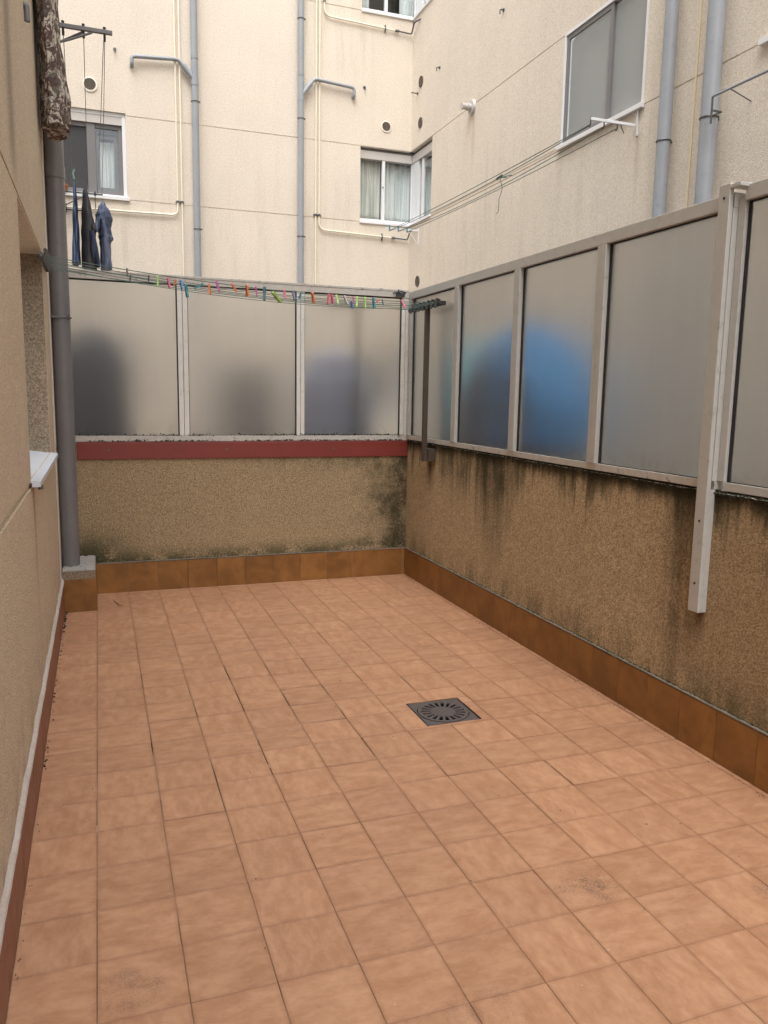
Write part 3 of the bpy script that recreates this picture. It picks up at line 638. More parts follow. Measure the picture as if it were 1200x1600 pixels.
pegs = [
 (1, .235, 0, 'green', 'pale green peg, leftmost of the coloured pegs on the line', 1.0), (1, .259, -8, 'pink', 'pink peg between the leftmost pale green peg and a small orange one', 1.),
 (1, .277, 20, 'orange', 'small orange peg just left of the blue peg over the first screen post', .75), (1, .289, -5, 'blue', 'bright blue peg hanging over the first white screen post', 1.),
 (2, .304, -8, 'teal', 'long teal peg just right of the bright blue peg', 1.35), (1, .339, 55, 'teal', 'teal blue peg slanting sideways left of an upright orange peg', 1.),
 (1, .357, -8, 'orange', 'upright orange peg between slanting teal and purple pink pegs', 1.1), (0, .371, -18, 'magenta', 'purple pink peg just right of the upright orange peg', 1.1),
 (0, .409, -38, 'orange', 'orange peg slanting down to the right, alone left of the middle', 1.), (0, .446, -8, 'orange', 'orange red peg just left of a purple pink peg near the middle', 1.15),
 (0, .469, -8, 'magenta', 'purple pink peg left of the long dark teal peg', 1.), (0, .492, 2, 'dteal', 'long dark teal peg hanging low beside a slanting lime peg', 1.4),
 (1, .522, -48, 'lime', 'large lime green peg slanting down to the right at the middle of the line', 1.5), (0, .544, -10, 'pink', 'pink peg just right of the slanting lime peg', .95),
 (0, .567, -12, 'indigo', 'dark indigo peg beside the second white screen post', 1.), (0, .590, 18, 'teal', 'small teal peg over the second white screen post', .8),
 (0, .621, -20, 'orange', 'orange peg right of the second white screen post', 1.15), (0, .667, 6, 'red', 'crimson peg, left one of a touching red pair', 1.1), (0, .676, -8, 'pink', 'reddish pink peg, right one of a touching pair', .95),
 (0, .690, -12, 'green', 'yellow green peg between the red pair and a white peg', 1.05), (0, .713, -20, 'white', 'only white peg on the line', .95), (0, .738, -15, 'magenta', 'purple pink peg touching a blue one, right of the white peg', .8),
 (3, .765, -12, 'blue', 'small blue peg hanging just under a purple pink one', .9), (0, .750, 3, 'green', 'pale green peg, left one of two alike near the right', 1.15), (0, .773, -4, 'green', 'pale green peg next to a teal one, right one of two alike', 1.15),
 (0, .799, 0, 'teal', 'upright teal peg right of the two pale green pegs', 1.2), (0, .817, 50, 'red', 'small crimson peg lying sideways near the right end', .7), (0, .826, -15, 'dteal', 'tiny dark teal peg beside the sideways crimson peg', .7),
 (0, .888, -22, 'pink', 'pink peg at the far right in front of the corner post', 1.0)]
for p_ in pegs: peg(*p_)
for i, (k, t, s_, lb_) in enumerate(((0, .165, .8, 'small black clip nearest the left wall on the terrace line'), (2, .175, .7, 'small black clip, second from the left wall'), (1, .215, .6, 'tiny black clip just left of the first pale green peg'))):
    peg(k, t, random.uniform(-15, 15), 'black', lb_, s_)

# ================================================================== far building
fb = thing('apartment_building', (4.665, 12, 0), 'large cream rendered building with two facades meeting in an inner corner behind the screens', 'building')
W1 = (-1.05, .487, 4.285, 5.405, .16)
CW = lambda z: ((3.852, 4.665, 4.272+z, 5.372+z, .10))
CR = lambda z: ((11.153, 12.0, 4.272+z, 5.372+z, .10))
G = [(4.28, .012), (5.375, .012), (7.255, .012), (8.35, .012), (1.3, .012)]
fh = [W1, (-1.05, .487, 1.31, 2.43, .16), (1.7, 2.6, .02, 2.1, .12), CW(0), CW(2.975), CW(-2.975), (-1.05, .487, 7.26, 8.38, .16)]
panel(FX, (-6, 4.665), (0, 11), fh, G, .007).build('wall', 'far', fb)
BW = (6.312, 7.675, 4.28, 5.385, .06)
rh = [BW, CR(0), CR(2.975), CR(-2.975), (3.6, 4.86, 4.28, 5.385, .06), (6.312, 7.675, 7.255, 8.36, .06)]
panel(RX, (-3, 12.0), (0, 11), rh, G, .007).build('wall', 'far', fb)

def frame_rects(mb, mp, u0, u1, z0, z1, w_, d0, d1, bot=None):
    bot = bot or w_
    for r in ((u0, u0+w_, z0, z1), (u1-w_, u1, z0, z1), (u0+w_, u1-w_, z0, z0+bot), (u0+w_, u1-w_, z1-w_, z1)): mbox(mb, mp, *r, d0, d1)
def drape(mp, u0, u1, z0, z1, d, amp, folds, seed=0, n=90):
    r = random.Random(seed); mb = MB(); vs = []; ph = r.random()*6
    for j in range(9):
        for i in range(n+1):
            u = i/n; t = folds*2*pi*u+ph+.9*sin(u*9+seed)+j*.05*sin(i*.7)
            vs.append(mp(u0+(u1-u0)*u, z0+(z1-z0)*j/8, d+amp*sin(t)+amp*.5*sin(2.3*t+1)))
    mb.add(vs, [(j*(n+1)+i, j*(n+1)+i+1, (j+1)*(n+1)+i+1, (j+1)*(n+1)+i) for j in range(8) for i in range(n)]); return mb
# left far window
f = MB(); frame_rects(f, FX, -1.05, .487, 4.285, 5.405, .05, .03, .10); mbox(f, FX, -1.05, .51, 4.262, 4.305, -.03, .028)
w1 = f.build('window', 'white', fb, bevel=.003)
mbox(MB(), FX, -1.0, .437, 5.25, 5.353, .035, .16).build('shutter_box', 'whiteb', w1)
f = MB()
for a, b in ((-.62, .035), (.037, .436)):
    frame_rects(f, FX, a, b, 4.336, 5.249, .055, .07, .115)
mbox(f, FX, -.02, .09, 4.336, 5.249, .055, .069)
f.build('sash', 'netframe', w1, bevel=.003)
f = MB(); frame_rects(f, FX, .11, .36, 4.41, 5.11, .03, .13, .15); frame_rects(f, FX, .093, .38, 4.392, 5.193, .017, .12, .16); mbox(f, FX, .11, .36, 5.14, 5.176, .13, .15); f.build('inner_sash', 'bronze', w1)
mbox(MB(), FX, -.56, -.022, 4.39, 5.19, .09, .094).build('pane', 'netd', w1)
mbox(MB(), FX, .093, .38, 4.39, 5.19, .09, .094).build('pane', 'glass', w1)
drape(FX, .10, .40, 4.38, 5.06, .22, .012, 5, 2).build('curtain', 'curtain', w1, True, solid=.002)
mbox(MB(), FX, -1.0, .44, 4.2, 5.5, .6, .62).build('room_wall', 'room', w1)
# corner windows (storey offsets)
def corner_window(dz, curt):
    z0, z1 = 4.272+dz, 5.372+dz; c = .085
    f = MB()
    mbox(f, FX, 3.853, 4.665+c, z0, z0+.075, c-.03, c+.02); mbox(f, FX, 3.853, 3.872, z0+.075, z1-.16, c-.03, c+.02)
    mbox(f, FX, 4.222, 4.268, z0+.075, z1-.16, c-.035, c+.02); mbox(f, FX, 4.665+c-.045, 4.665+c+.02, z0+.075, z1-.16, c-.031, c+.021)
    mbox(f, RX, 11.155, 12+c-.04, z0, z0+.075, c-.032, c+.02); mbox(f, RX, 11.155, 11.185, z0+.075, z1-.16, c-.03, c+.02)
    mbox(f, RX, 11.80, 12+c-.05, z0+.075, z1-.16, c-.029, c+.019); mbox(f, RX, 11.62, 11.70, z0+.078, z1-.165, c-.02, c+.018)
    mbox(f, FX, 3.845, 4.70, z0-.012, z0+.022, -.022, c-.032); mbox(f, RX, 11.145, 11.975, z0-.012, z0+.022, -.022, c-.034)
    w = f.build('window', 'white', fb, bevel=.003)
    s = MB(); mbox(s, FX, 3.853, 4.665+c+.015, z1-.158, z1-.04, c-.04, c+.06); mbox(s, RX, 11.155, 12+c-.042, z1-.158, z1-.04, c-.039, c+.06); s.build('shutter_box', 'whiteb', w, bevel=.004)
    s = MB(); mbox(s, FX, 3.853, 4.665+c, z1-.039, z1-.001, c-.02, c+.06); mbox(s, RX, 11.155, 12+c-.021, z1-.039, z1-.001, c-.02, c+.06); s.build('head_trim', 'bronze', w)
    s = MB(); mbox(s, FX, 3.872, 4.222, z0+.075, z1-.16, c-.006, c-.002); mbox(s, FX, 4.268, 4.665+c-.045, z0+.075, z1-.16, c+.004, c+.008); mbox(s, RX, 11.185, 11.62, z0+.075, z1-.16, c-.006, c-.002); mbox(s, RX, 11.70, 11.80, z0+.075, z1-.16, c+.004, c+.008)
    s.build('pane', 'glass', w)
    h = MB(); h.tube([FX(4.235, z0+.55, c-.036), FX(4.235, z0+.55, c-.044)], .010, 8); h.tube([RX(11.20, z0+.6, c-.031), RX(11.20, z0+.6, c-.04)], .010, 8); h.build('latch', 'dark', w)
    if curt:
        drape(FX, 3.87, 4.235, z0+.05, z1-.15, c+.10, .014, 7, 3).build('curtain', 'curtainc', w, True, solid=.002)
        drape(FX, 4.25, 4.73, z0+.05, z1-.15, c+.10, .014, 5, 5).build('curtain', 'curtain', w, True, solid=.002)
        drape(RX, 11.15, 12.16, z0+.05, z1-.15, c+.12, .014, 8, 6).build('curtain', 'curtain', w, True, solid=.002)
    else:
        drape(FX, 3.87, 4.02, z0+.05, z1-.15, c+.10, .014, 4, 3).build('curtain', 'curtain', w, True, solid=.002)
        drape(FX, 4.50, 4.73, z0+.05, z1-.15, c+.10, .014, 5, 5).build('curtain', 'curtain', w, True, solid=.002)
        drape(RX, 11.15, 12.16, z0+.05, z1-.15, c+.12, .014, 8, 6).build('curtain', 'curtain', w, True, solid=.002)
    r = MB(); mbox(r, FX, 3.8, 5.4, z0-.1, z1+.1, 1.1, 1.12); mbox(r, RX, 11.1, 13.1, z0-.1, z1+.1, 1.1, 1.12); mbox(r, FX, 3.78, 3.8, z0-.1, z1+.1, .11, 1.1); mbox(r, RX, 11.06, 11.08, z0-.1, z1+.1, .11, 1.1)
    r.box(3.8, 5.8, 12.11, 13.1, z0-.12, z0-.1).box(4.78, 5.8, 11.1, 12.11, z0-.12, z0-.1).box(3.8, 5.8, 12.11, 13.1, z1+.1, z1+.12).box(4.78, 5.8, 11.1, 12.11, z1+.1, z1+.12)
    r.build('room_wall', 'room', w)
for (a, b, c_, d_, nm) in ((-1.05, .487, 1.31, 2.43, 'window'), (1.7, 2.6, .02, 2.1, 'door')):
    f = MB(); frame_rects(f, FX, a, b, c_, d_, .06, .03, .10); mbox(f, FX, (a+b)/2-.03, (a+b)/2+.03, c_+.06, d_-.06, .03, .10); wd_ = f.build(nm, 'bronze', fb)
    mbox(MB(), FX, a+.06, b-.06, c_+.06, d_-.06, .11, .115).build('pane', 'netd', wd_)
    mbox(MB(), FX, a, b, c_, d_, .5, .52).build('room_wall', 'room', wd_)
corner_window(0, True); corner_window(2.975, False); corner_window(-2.975, False)
# flush windows on the right facade
def flush_window(y0, y1, z0, z1, se=.015):
    f = MB(); frame_rects(f, RX, y0, y1, z0, z1, .028, -.006, .05); mbox(f, RX, y0-.025, y1+se, z0-.03, z0+.012, -.045, -.007)
    w = f.build('window', 'white', fb, bevel=.002)
    ym = (y0+y1)/2-.13; f = MB()
    frame_rects(f, RX, ym-.012, y1-.029, z0+.029, z1-.029, .045, .008, .03); frame_rects(f, RX, y0+.029, ym+.012, z0+.029, z1-.029, .022, .031, .05)
    f.build('sash', 'netframe', w, bevel=.002)
    f = MB(); frame_rects(f, RX, ym+.05, y1-.085, z0+.08, z1-.09, .06, .034, .048); f.build('inner_sash', 'netframe', w)
    s = MB(); mbox(s, RX, y0+.05, ym, z0+.05, z1-.05, .036, .04); mbox(s, RX, ym+.03, y1-.07, z0+.07, z1-.07, .018, .021); s.build('pane', 'net', w)
    s = MB(); mbox(s, RX, y0, y1, z0, z1, .12, .13); s.build('roller_shutter', 'slat', w)
flush_window(*BW[:4]); flush_window(3.6, 4.86, 4.28, 5.385, .09); flush_window(6.312, 7.675, 7.255, 8.36)
pot = thing('flower_pot', (-.36, 11.97, 4.31), 'small terracotta pot on the sill of the far left window', 'flower pot')
MB().tube([(-.33, 11.985, 4.307), (-.33, 11.985, 4.38)], [.04, .052], 16).build('pot', 'clay', pot, True)
MB().tube([(-.33, 11.985, 4.378), (-.33, 11.985, 4.40)], .058, 16).build('rim', 'clay', pot, True)

# ---- pipes on the far wall
def downpipe(label, mp, u, r, z0, z1, clamps, coup, mat='gpvc', d=.03, branch=None):
    t = thing('drainpipe', mp(u, z0, -d-r), label, 'drainpipe', 'grey drainpipes on the cream building')
    x = mp(u, 0, -d-r); MB().tube([mp(u, z0, -d-r), mp(u, z1, -d-r)], r, 24).build('pipe', mat, t, True)
    for z in clamps:
        c = MB(); c.tube([(x[0]+(r+.004)*cos(k*pi/10), x[1]+(r+.004)*sin(k*pi/10), z) for k in range(21)], .006, 6)
        a = mp(u, z, -d-.3*r); b = mp(u, z, 0.002); c.tube([a, b], .007, 6)
        e = mp(u+r+.016, z, -d-r); c.tube([(e[0], e[1], z-.012), (e[0], e[1], z+.012)], .008, 6)
        c.build('clamp', 'steel', t, True)
    c = MB()
    for a, b in coup: c.tube([mp(u, a, -d-r), mp(u, b, -d-r)], r*1.09, 24)
    if coup: c.build('coupling', mat, t, True)
    if branch:
        c = MB(); [c.tube(arc(pp, .05), rr, 12) for pp, rr in branch]; c.build('branch_pipe', mat, t, True)
    return t
def fy(u, z, d=.05): return (u, 12-d, z)
downpipe('slim blue grey drainpipe with a branch to the left, left one on the far wall', FX, 1.412, .047, 0, 10.8, [5.652, 3.955, 7.6, 2.3], [(5.86, 5.96), (6.20, 6.26)],
         branch=[([fy(.587, 6.02, 0), fy(.587, 6.02, .06), fy(.587, 6.125, .06), fy(1.20, 6.172, .06), fy(1.30, 6.06, .075)], .026), ([fy(1.26, 6.10, .075), fy(1.40, 5.94, .077)], .04)])
downpipe('slim blue grey drainpipe with a branch to the right, middle of the far wall', FX, 2.915, .0435, 0, 10.8, [6.959, 5.619, 3.976, 8.6, 2.3], [(5.86, 5.93), (6.20, 6.26)],
         branch=[([fy(3.725, 6.03, 0), fy(3.725, 6.03, .06), fy(3.725, 6.15, .06), fy(3.12, 6.19, .06), fy(3.03, 6.07, .072)], .024), ([fy(3.06, 6.11, .072), fy(2.93, 5.95, .074)], .036)])
def rz(c): return c
downpipe('thick blue grey drainpipe just right of the shuttered window', RX, 5.89, .056, 0, 10.8, [3.845, 6.6], [])
downpipe('thick blue grey drainpipe near the right edge with a thin bar clamped to it', RX, 5.345, .066, 0, 10.8, [3.865, 6.6], [])

gp = thing('gas_pipe', (1.16, 11.95, 0), 'pair of thin cream gas pipes left of the left slim grey drainpipe, one turning left', 'gas pipe')
MB().tube([fy(1.215, 0, .03), fy(1.215, 10.8, .03)], .0125, 10).build('riser', 'cream', gp, True)
MB().tube(arc([fy(1.155, 10.8, .03), fy(1.155, 4.13, .03), fy(-1.3, 4.10, .03)], .09, 8), .0125, 10).build('elbow_run', 'cream', gp, True)
MB().box(1.13, 1.24, 11.985, 11.999, 4.30, 4.325).tube([fy(1.155, 4.30, .03), fy(1.155, 4.325, .03)], .02, 8).tube([fy(1.215, 4.30, .03), fy(1.215, 4.325, .03)], .02, 8).build('clip', 'steel', gp)
def gas_right(z, first):
    pts = arc([fy(3.205, 10.8 if first else 4.7, .03), fy(3.205, z+.03, .03), fy(4.38, z, .03)], .11, 8); return pts
gp = thing('gas_pipe', (3.15, 11.95, 0), 'cream gas pipe pair right of the middle grey drainpipe, turning under the corner window', 'gas pipe')
MB().tube([fy(3.152, 0, .03), fy(3.152, 10.8, .03)], .0125, 10).build('riser', 'cream', gp, True)
MB().tube(gas_right(4.075, True), .0125, 10).build('elbow_run', 'cream', gp, True)
def flex(z): return arc([fy(4.40, z, .035), fy(4.62, z-.008, .035), fy(4.625, z+.02, .06), (4.60, 11.80, z+.09), (4.655, 11.72, z+.10), (4.668, 11.70, z+.10)], .04, 5)
MB().tube(flex(4.075), .011, 8).build('flexible_hose', 'steel', gp, True)
c = MB(); c.box(3.12, 3.24, 11.985, 11.999, 4.298, 4.322); [c.tube([fy(x, 4.295, .03), fy(x, 4.325, .03)], .02, 8) for x in (3.152, 3.205)]
c.tube([fy(4.20, 4.076, .03), fy(4.215, 4.076, .03)], .022, 8); c.box(4.203, 4.212, 11.96, 11.999, 4.02, 4.13); c.tube([fy(4.36, 4.075, .032), fy(4.42, 4.075, .034)], .02, 8)
c.build('clip', 'steel', gp)
gp = thing('gas_pipe', (3.27, 11.95, 6.9), 'thin cream gas pipe bending right under the upper corner window', 'gas pipe')
MB().tube(arc([fy(3.272, 10.8, .03), fy(3.272, 7.08, .03), fy(4.38, 7.045, .03)], .11, 8), .0125, 10).build('elbow_run', 'cream', gp, True)
MB().tube(flex(7.045), .011, 8).build('flexible_hose', 'steel', gp, True)
c = MB(); c.tube([fy(4.20, 7.046, .03), fy(4.215, 7.046, .03)], .022, 8); c.box(4.203, 4.212, 11.96, 11.999, 7.0, 7.10); c.tube([fy(4.36, 7.045, .032), fy(4.42, 7.045, .034)], .02, 8); c.tube([fy(3.272, 7.26, .03), fy(3.272, 7.29, .03)], .02, 8)
c.build('clip', 'steel', gp)
t = MB().tube([RX(5.637+.004*sin(i*.9), .5+i*.35, -.008) for i in range(30)], .007, 6).build('cable', 'yellow', None, True)
tag(t, 'thin yellowed cable running down between the two thick grey drainpipes', 'cable')

# ---- vents, studs, flue, bar
def vent(mp, u, z, r, label, group='round vent grilles on the cream walls', rim=.27):
    t = thing('wall_vent', mp(u, z, 0), label, 'vent', group)
    mb = MB(); n = 28
    for k in range(n):
        a0, a1 = 2*pi*k/n, 2*pi*(k+1)/n; q = []
        for (rr, d) in ((r*(1+rim), 0.001), (r*(1+rim), -.012), (r, -.014), (r, -.002)):
            q.append((rr, d))
        for (p0, p1) in zip(q, q[1:]):
            mb.add([mp(u+p0[0]*cos(a0), z+p0[0]*sin(a0), p0[1]), mp(u+p0[0]*cos(a1), z+p0[0]*sin(a1), p0[1]), mp(u+p1[0]*cos(a1), z+p1[0]*sin(a1), p1[1]), mp(u+p1[0]*cos(a0), z+p1[0]*sin(a0), p1[1])], [(0, 1, 2, 3)])
    mb.build('rim', 'ventr' if rim > .15 else 'ventg', t)
    mb = MB(); mb.add([mp(u+r*cos(2*pi*k/n), z+r*sin(2*pi*k/n), -.003) for k in range(n)], [tuple(range(n))]); mb.build('backing', 'pit', t)
    mb = MB(); k = -r+.006
    while k < r-.004:
        hw_ = math.sqrt(r*r-k*k)-.001; mbox(mb, mp, u-hw_, u+hw_, z+k, z+k+.0062, -.009, -.004); k += .0105
    hw_ = r*.97; mbox(mb, mp, u-.003, u+.003, z-hw_, z+hw_, -.011, -.0092)
    mb.build('grille', 'ventg', t)
vent(FX, .044, 5.715, .075, 'round vent grille above the far left window')
vent(FX, 4.254, 5.693, .066, 'round cream rimmed vent grille above the lower corner window on the far wall')
vent(RX, 11.633, 6.265, .072, 'upper of two small round vents by the inner corner on the right facade', rim=.08)
vent(RX, 11.622, 5.687, .07, 'lower of two small round vents by the inner corner, just above the corner window', rim=.08)
vent(RX, 11.60, 3.40, .075, 'small round vent just above the glass screens at the inner corner', rim=.08)
def stud(mp, u, z, L, label, ln=.05):
    t = thing('wall_hook', mp(u, z, 0), label, 'hook', 'small metal hooks left in the cream walls')
    MB().tube([mp(u, z, 0.001), mp(u, z, -.012)], .02, 10).build('washer', 'steel', t, True)
    MB().tube(arc([mp(u, z, -.01), mp(u, z, -ln), mp(u, z-L, -ln)], .015), .008, 8).build('pin', 'steel', t, True)
stud(FX, .375, 6.2, .06, 'small dark wall hook left of the left drainpipe branch'); stud(FX, 3.90, 6.2, .05, 'small dark wall hook right of the middle drainpipe branch')
stud(RX, 9.07, 6.19, .05, 'small dark wall hook highest on the right facade, left of the shuttered window'); stud(RX, 10.947, 6.215, .05, 'small dark wall hook right of the upper small vent')
stud(RX, 11.76, 6.14, .01, 'small grey pin sticking out between the two small corner vents', .10)
fl_ = thing('boiler_flue', RX(9.845, 5.35, 0), 'short white round boiler flue poking out of the right facade', 'flue')
MB().tube([RX(9.845, 5.35, 0.001), RX(9.845, 5.35, -.03)], [.10, .085], 24).build('wall_collar', 'whiteb', fl_, True)
MB().tube([RX(9.845, 5.35, -.03), RX(9.845, 5.35, -.13)], .038, 20).tube([RX(9.845, 5.35, -.06), RX(9.845, 5.35, -.075)], .05, 20).build('flue_pipe', 'whiteb', fl_, True)
MB().tube([RX(9.845, 5.35, -.131), RX(9.845, 5.35, -.155)], .044, 20).build('flue_cap', 'whiteb', fl_, True)
br = thing('wall_bar', RX(5.20, 3.96, -.2), 'thin grey metal bar clamped to the right thick drainpipe and running off right', 'bar')
MB().tube([RX(5.20, 3.965, -.2), RX(4.55, 3.96, -.2), RX(3.9, 3.955, -.2)], .010, 8).build('bar', 'gpvc', br, True)
MB().box(4.460, 4.470, 5.194, 5.208, 3.77, 3.962).box(4.470, 4.56, 5.196, 5.206, 3.86, 3.872).box(4.55, 4.56, 5.207, 5.29, 3.86, 3.872).build('drop_leg', 'steel', br)
MB().tube([RX(5.02, 3.96, -.2), RX(5.02, 3.93, -.1), RX(5.02, 3.9, 0)], .005, 6).build('stay', 'netframe', br, True)

# ---- clotheslines under the shuttered window
nb = thing('clothesline_bracket', RX(6.40, 4.13, 0), 'white metal clothesline arm under the right end of the shuttered window', 'bracket', 'brackets of the clotheslines on the building')
MB().box(4.650, 4.664, 6.36, 6.38, 4.03, 4.27).build('wall_plate', 'white', nb, bevel=.002)
MB().box(4.185, 4.65, 6.385, 6.40, 4.115, 4.14).build('arm', 'white', nb, bevel=.002)
for x in (4.20, 4.34, 4.48): MB().tube(arc([(x, 6.405, 4.15), (x, 6.42, 4.145), (x, 6.42, 4.085), (x, 6.44, 4.075)], .012), .007, 6).build('hook', 'steel', nb, True)
MB().tube([(4.50, 6.40, 4.115), (4.55, 6.41, 4.05)], .004, 6).build('stay', 'steel', nb)
nb = thing('clothesline_bracket', RX(11.6, 4.1, 0), 'white metal clothesline arm under the lower corner window', 'bracket', 'brackets of the clotheslines on the building')
MB().box(4.650, 4.664, 11.59, 11.61, 3.93, 4.17).build('wall_plate', 'white', nb, bevel=.002)
MB().box(4.13, 4.65, 11.58, 11.60, 4.125, 4.15).tube([(4.64, 11.6, 3.96), (4.50, 11.6, 4.12)], .006, 6).build('arm', 'white', nb, bevel=.002)
for x in (4.18, 4.32, 4.46): MB().tube(arc([(x, 11.575, 4.17), (x, 11.56, 4.165), (x, 11.56, 4.09)], .012), .012, 6).build('hook', 'dteal' if 'dteal' in M else 'peg_teal', nb, True)
def rline(xa, xb, sag, t): y = 6.44+(11.56-6.44)*t; return Vector((xa+(xb-xa)*t, y, 4.09+.01*t-sag*4*t*(1-t)))
RL = [(4.20, 4.18, .02, 'cord', 'outermost'), (4.21, 4.20, .055, 'cordg', 'second outermost'), (4.34, 4.32, .03, 'cordr', 'tan middle'), (4.35, 4.33, .075, 'cord', 'slack middle'), (4.48, 4.46, .03, 'cordg', 'innermost')]
for xa, xb, sg, m_, nm in RL:
    o = MB().tube([rline(xa, xb, sg, i/30) for i in range(31)], .0042, 6).build('clothesline', m_, None, True)
    tag(o, nm+' thin clothesline cord under the shuttered window on the right facade', 'clothesline', 'clotheslines on the right facade')
kp = rline(4.21, 4.20, .055, .33)
o = MB().tube([kp+Vector((0, 0, 0)), kp+Vector((.02, -.03, -.12)), kp+Vector((.01, .02, -.22)), kp+Vector((.03, .06, -.34)), kp+Vector((.02, .09, -.36))], .0035, 6).tube([kp+Vector((0, -.05, .01)), kp+Vector((0, .08, .0))], .012, 6).tube([kp+Vector((.13, -.03, .03)), kp, kp+Vector((.1, .04, .02))], .006, 6).build('knotted_cord', 'cord', None, True)
tag(o, 'green knotted cord end dangling from the clotheslines on the right facade', 'cord')

# ---- upper-left rack with its lines and washing
rk = thing('clothesline_bracket', (-.3, 6.3, 4.165), 'grey tubular clothesline arm high on the left wall with three hooks', 'bracket', 'brackets of the clotheslines on the building')
MB().box(-.302, .184, 6.288, 6.312, 4.150, 4.178).build('arm', 'netframe', rk, bevel=.003)
MB().tube(arc([(-.30, 6.30, 4.02), (-.14, 6.30, 4.062), (.05, 6.30, 4.148)], .05), .0085, 8).tube(arc([(-.30, 6.42, 4.03), (-.14, 6.36, 4.09), (.0, 6.30, 4.148)], .05), .0085, 8).box(-.304, -.296, 6.2, 6.46, 4.0, 4.2).build('strut', 'netframe', rk, True)
for x in (-.138, -.006, .132): MB().tube([(x, 6.30, 4.195), (x, 6.30, 4.175)], .010, 8).tube([(x, 6.30, 4.15), (x, 6.31, 4.105)], .0085, 8).build('hook', 'dark', rk, True)
rk = thing('clothesline_bracket', (-.3, 11.95, 4.2), 'dark metal clothesline arm under the far left window', 'bracket', 'brackets of the clotheslines on the building')
MB().box(-.6, .16, 11.88, 11.90, 4.283, 4.299).build('arm', 'dark', rk)
MB().box(-.6, -.08, 11.88, 11.90, 4.055, 4.069).build('lower_arm', 'dark', rk)
MB().tube([(-.315, 11.89, 4.12), (-.02, 11.89, 4.29)], .007, 6).box(-.325, -.305, 11.88, 11.999, 4.05, 4.14).box(-.6, -.58, 11.88, 11.999, 4.05, 4.3).build('strut', 'dark', rk)
MB().tube([(.06, 11.885, 4.33), (.06, 11.885, 4.10)], .006, 6).box(.045, .075, 11.878, 11.885, 4.27, 4.31).build('hook', 'dark', rk)
def uline(xa, xb, za, zb, sg, t): return Vector((xa+(xb-xa)*t, 6.31+(11.88-6.31)*t, za+(zb-za)*t-sg*4*t*(1-t)))
UL = [(-.138, -.215, 4.11, 4.26, .05, 'left'), (-.006, -.03, 4.11, 4.29, .04, 'middle'), (.132, .145, 4.11, 4.28, .07, 'right'), (.124, .09, 4.11, 4.28, .03, 'inner right')]
for xa, xb, za, zb, sg, nm in UL:
    o = MB().tube([uline(xa, xb, za, zb, sg, i/30) for i in range(31)], .0026, 6).build('clothesline', 'cordg' if nm != 'left' else 'cord', None, True)
    tag(o, nm+' clothesline cord running away from the high left bracket towards the far window', 'clothesline', 'clotheslines beside the far left window')
def hang(name, label, cat, yc, prof, folds, m_, seed, group=None, fa=.2):
    """prof rows: z, x centre, x half width, y half width. closed folded cloth"""
    r = random.Random(seed); n = 48; vs = []; rows = []
    for a, b in zip(prof, prof[1:]):
        for i in range(6): t = i/6; rows.append([p+(q-p)*t for p, q in zip(a, b)])
    rows.append(prof[-1]); ph = r.random()*6; mb = MB()
    for j, (z, xc, hx, hy) in enumerate(rows):
        for k in range(n):
            t = 2*pi*k/n; f = 1+fa*sin(folds*t+ph+.05*j)+fa*.5*sin((folds*2+1)*t+j*.1)
            vs.append((xc+hx*f*cos(t)+.003*sin(j*.9), yc+hy*(1+.05*sin(folds*t))*sin(t), z+.006*sin(3*t+j)))
    fs = [(j*n+k, j*n+(k+1) % n, (j+1)*n+(k+1) % n, (j+1)*n+k) for j in range(len(rows)-1) for k in range(n)]+[tuple(range(n)), tuple((len(rows)-1)*n+k for k in range(n))[::-1]]
    t_ = thing(name, (prof[0][1], yc, prof[-1][0]), label, cat, group)
    mb.add(vs, fs).build('cloth', m_, t_, True); return t_, mb
# washing on the three cords (seen end on)
J, _ = hang('jeans', 'narrow dark blue denim garment hanging end on, leftmost of the washing', 'garment', 10.9, [(4.17, -.178, .006, .16), (4.05, -.178, .018, .2), (3.8, -.185, .028, .21), (3.5, -.188, .036, .2), (3.22, -.198, .045, .18)], 5, 'denim', 1, group='washing by the far window')
MB().tube([(-.175, 10.8, 4.2), (-.19, 10.83, 4.28), (-.17, 10.85, 4.33)], .012, 7).tube([(-.18, 10.9, 4.15), (-.17, 10.9, 4.23)], .014, 7).build('cord_tie', 'cord', J, True)
G2, _ = hang('trousers', 'charcoal garment hanging end on between two blue garments', 'garment', 11.0, [(4.20, -.052, .005, .08), (4.08, -.055, .03, .17), (3.85, -.045, .055, .22), (3.65, -.03, .075, .22), (3.45, -.045, .065, .2), (3.18, -.04, .075, .18)], 4, 'greyc', 2, group='washing by the far window')
MB().tube([(-.0, 10.78, 3.62), (.025, 10.78, 3.42), (.045, 10.78, 3.28), (.06, 10.78, 3.185)], [.03, .04, .038, .03], 12).build('leg', 'navy', G2, True)
MB().tube([(.02, 10.8, 3.7), (.035, 10.8, 3.64), (.055, 10.8, 3.63)], [.03, .028, .02], 10).build('cuff', 'greyc', G2, True)
B3, _ = hang('shirt', 'faded blue garment with bulging sleeves, rightmost of the washing', 'garment', 11.05, [(4.04, .145, .005, .06), (3.96, .145, .045, .14), (3.87, .148, .078, .18), (3.80, .15, .085, .19), (3.72, .15, .065, .19), (3.64, .155, .068, .19), (3.58, .165, .075, .19), (3.5, .155, .058, .19), (3.3, .155, .062, .18), (3.19, .16, .066, .17)], 4, 'bluegrey', 3, group='washing by the far window')
MB().tube([(.09, 10.87, 3.80), (.065, 10.86, 3.70), (.055, 10.86, 3.62)], [.02, .032, .018], 10).build('sleeve', 'bluegrey', B3, True)
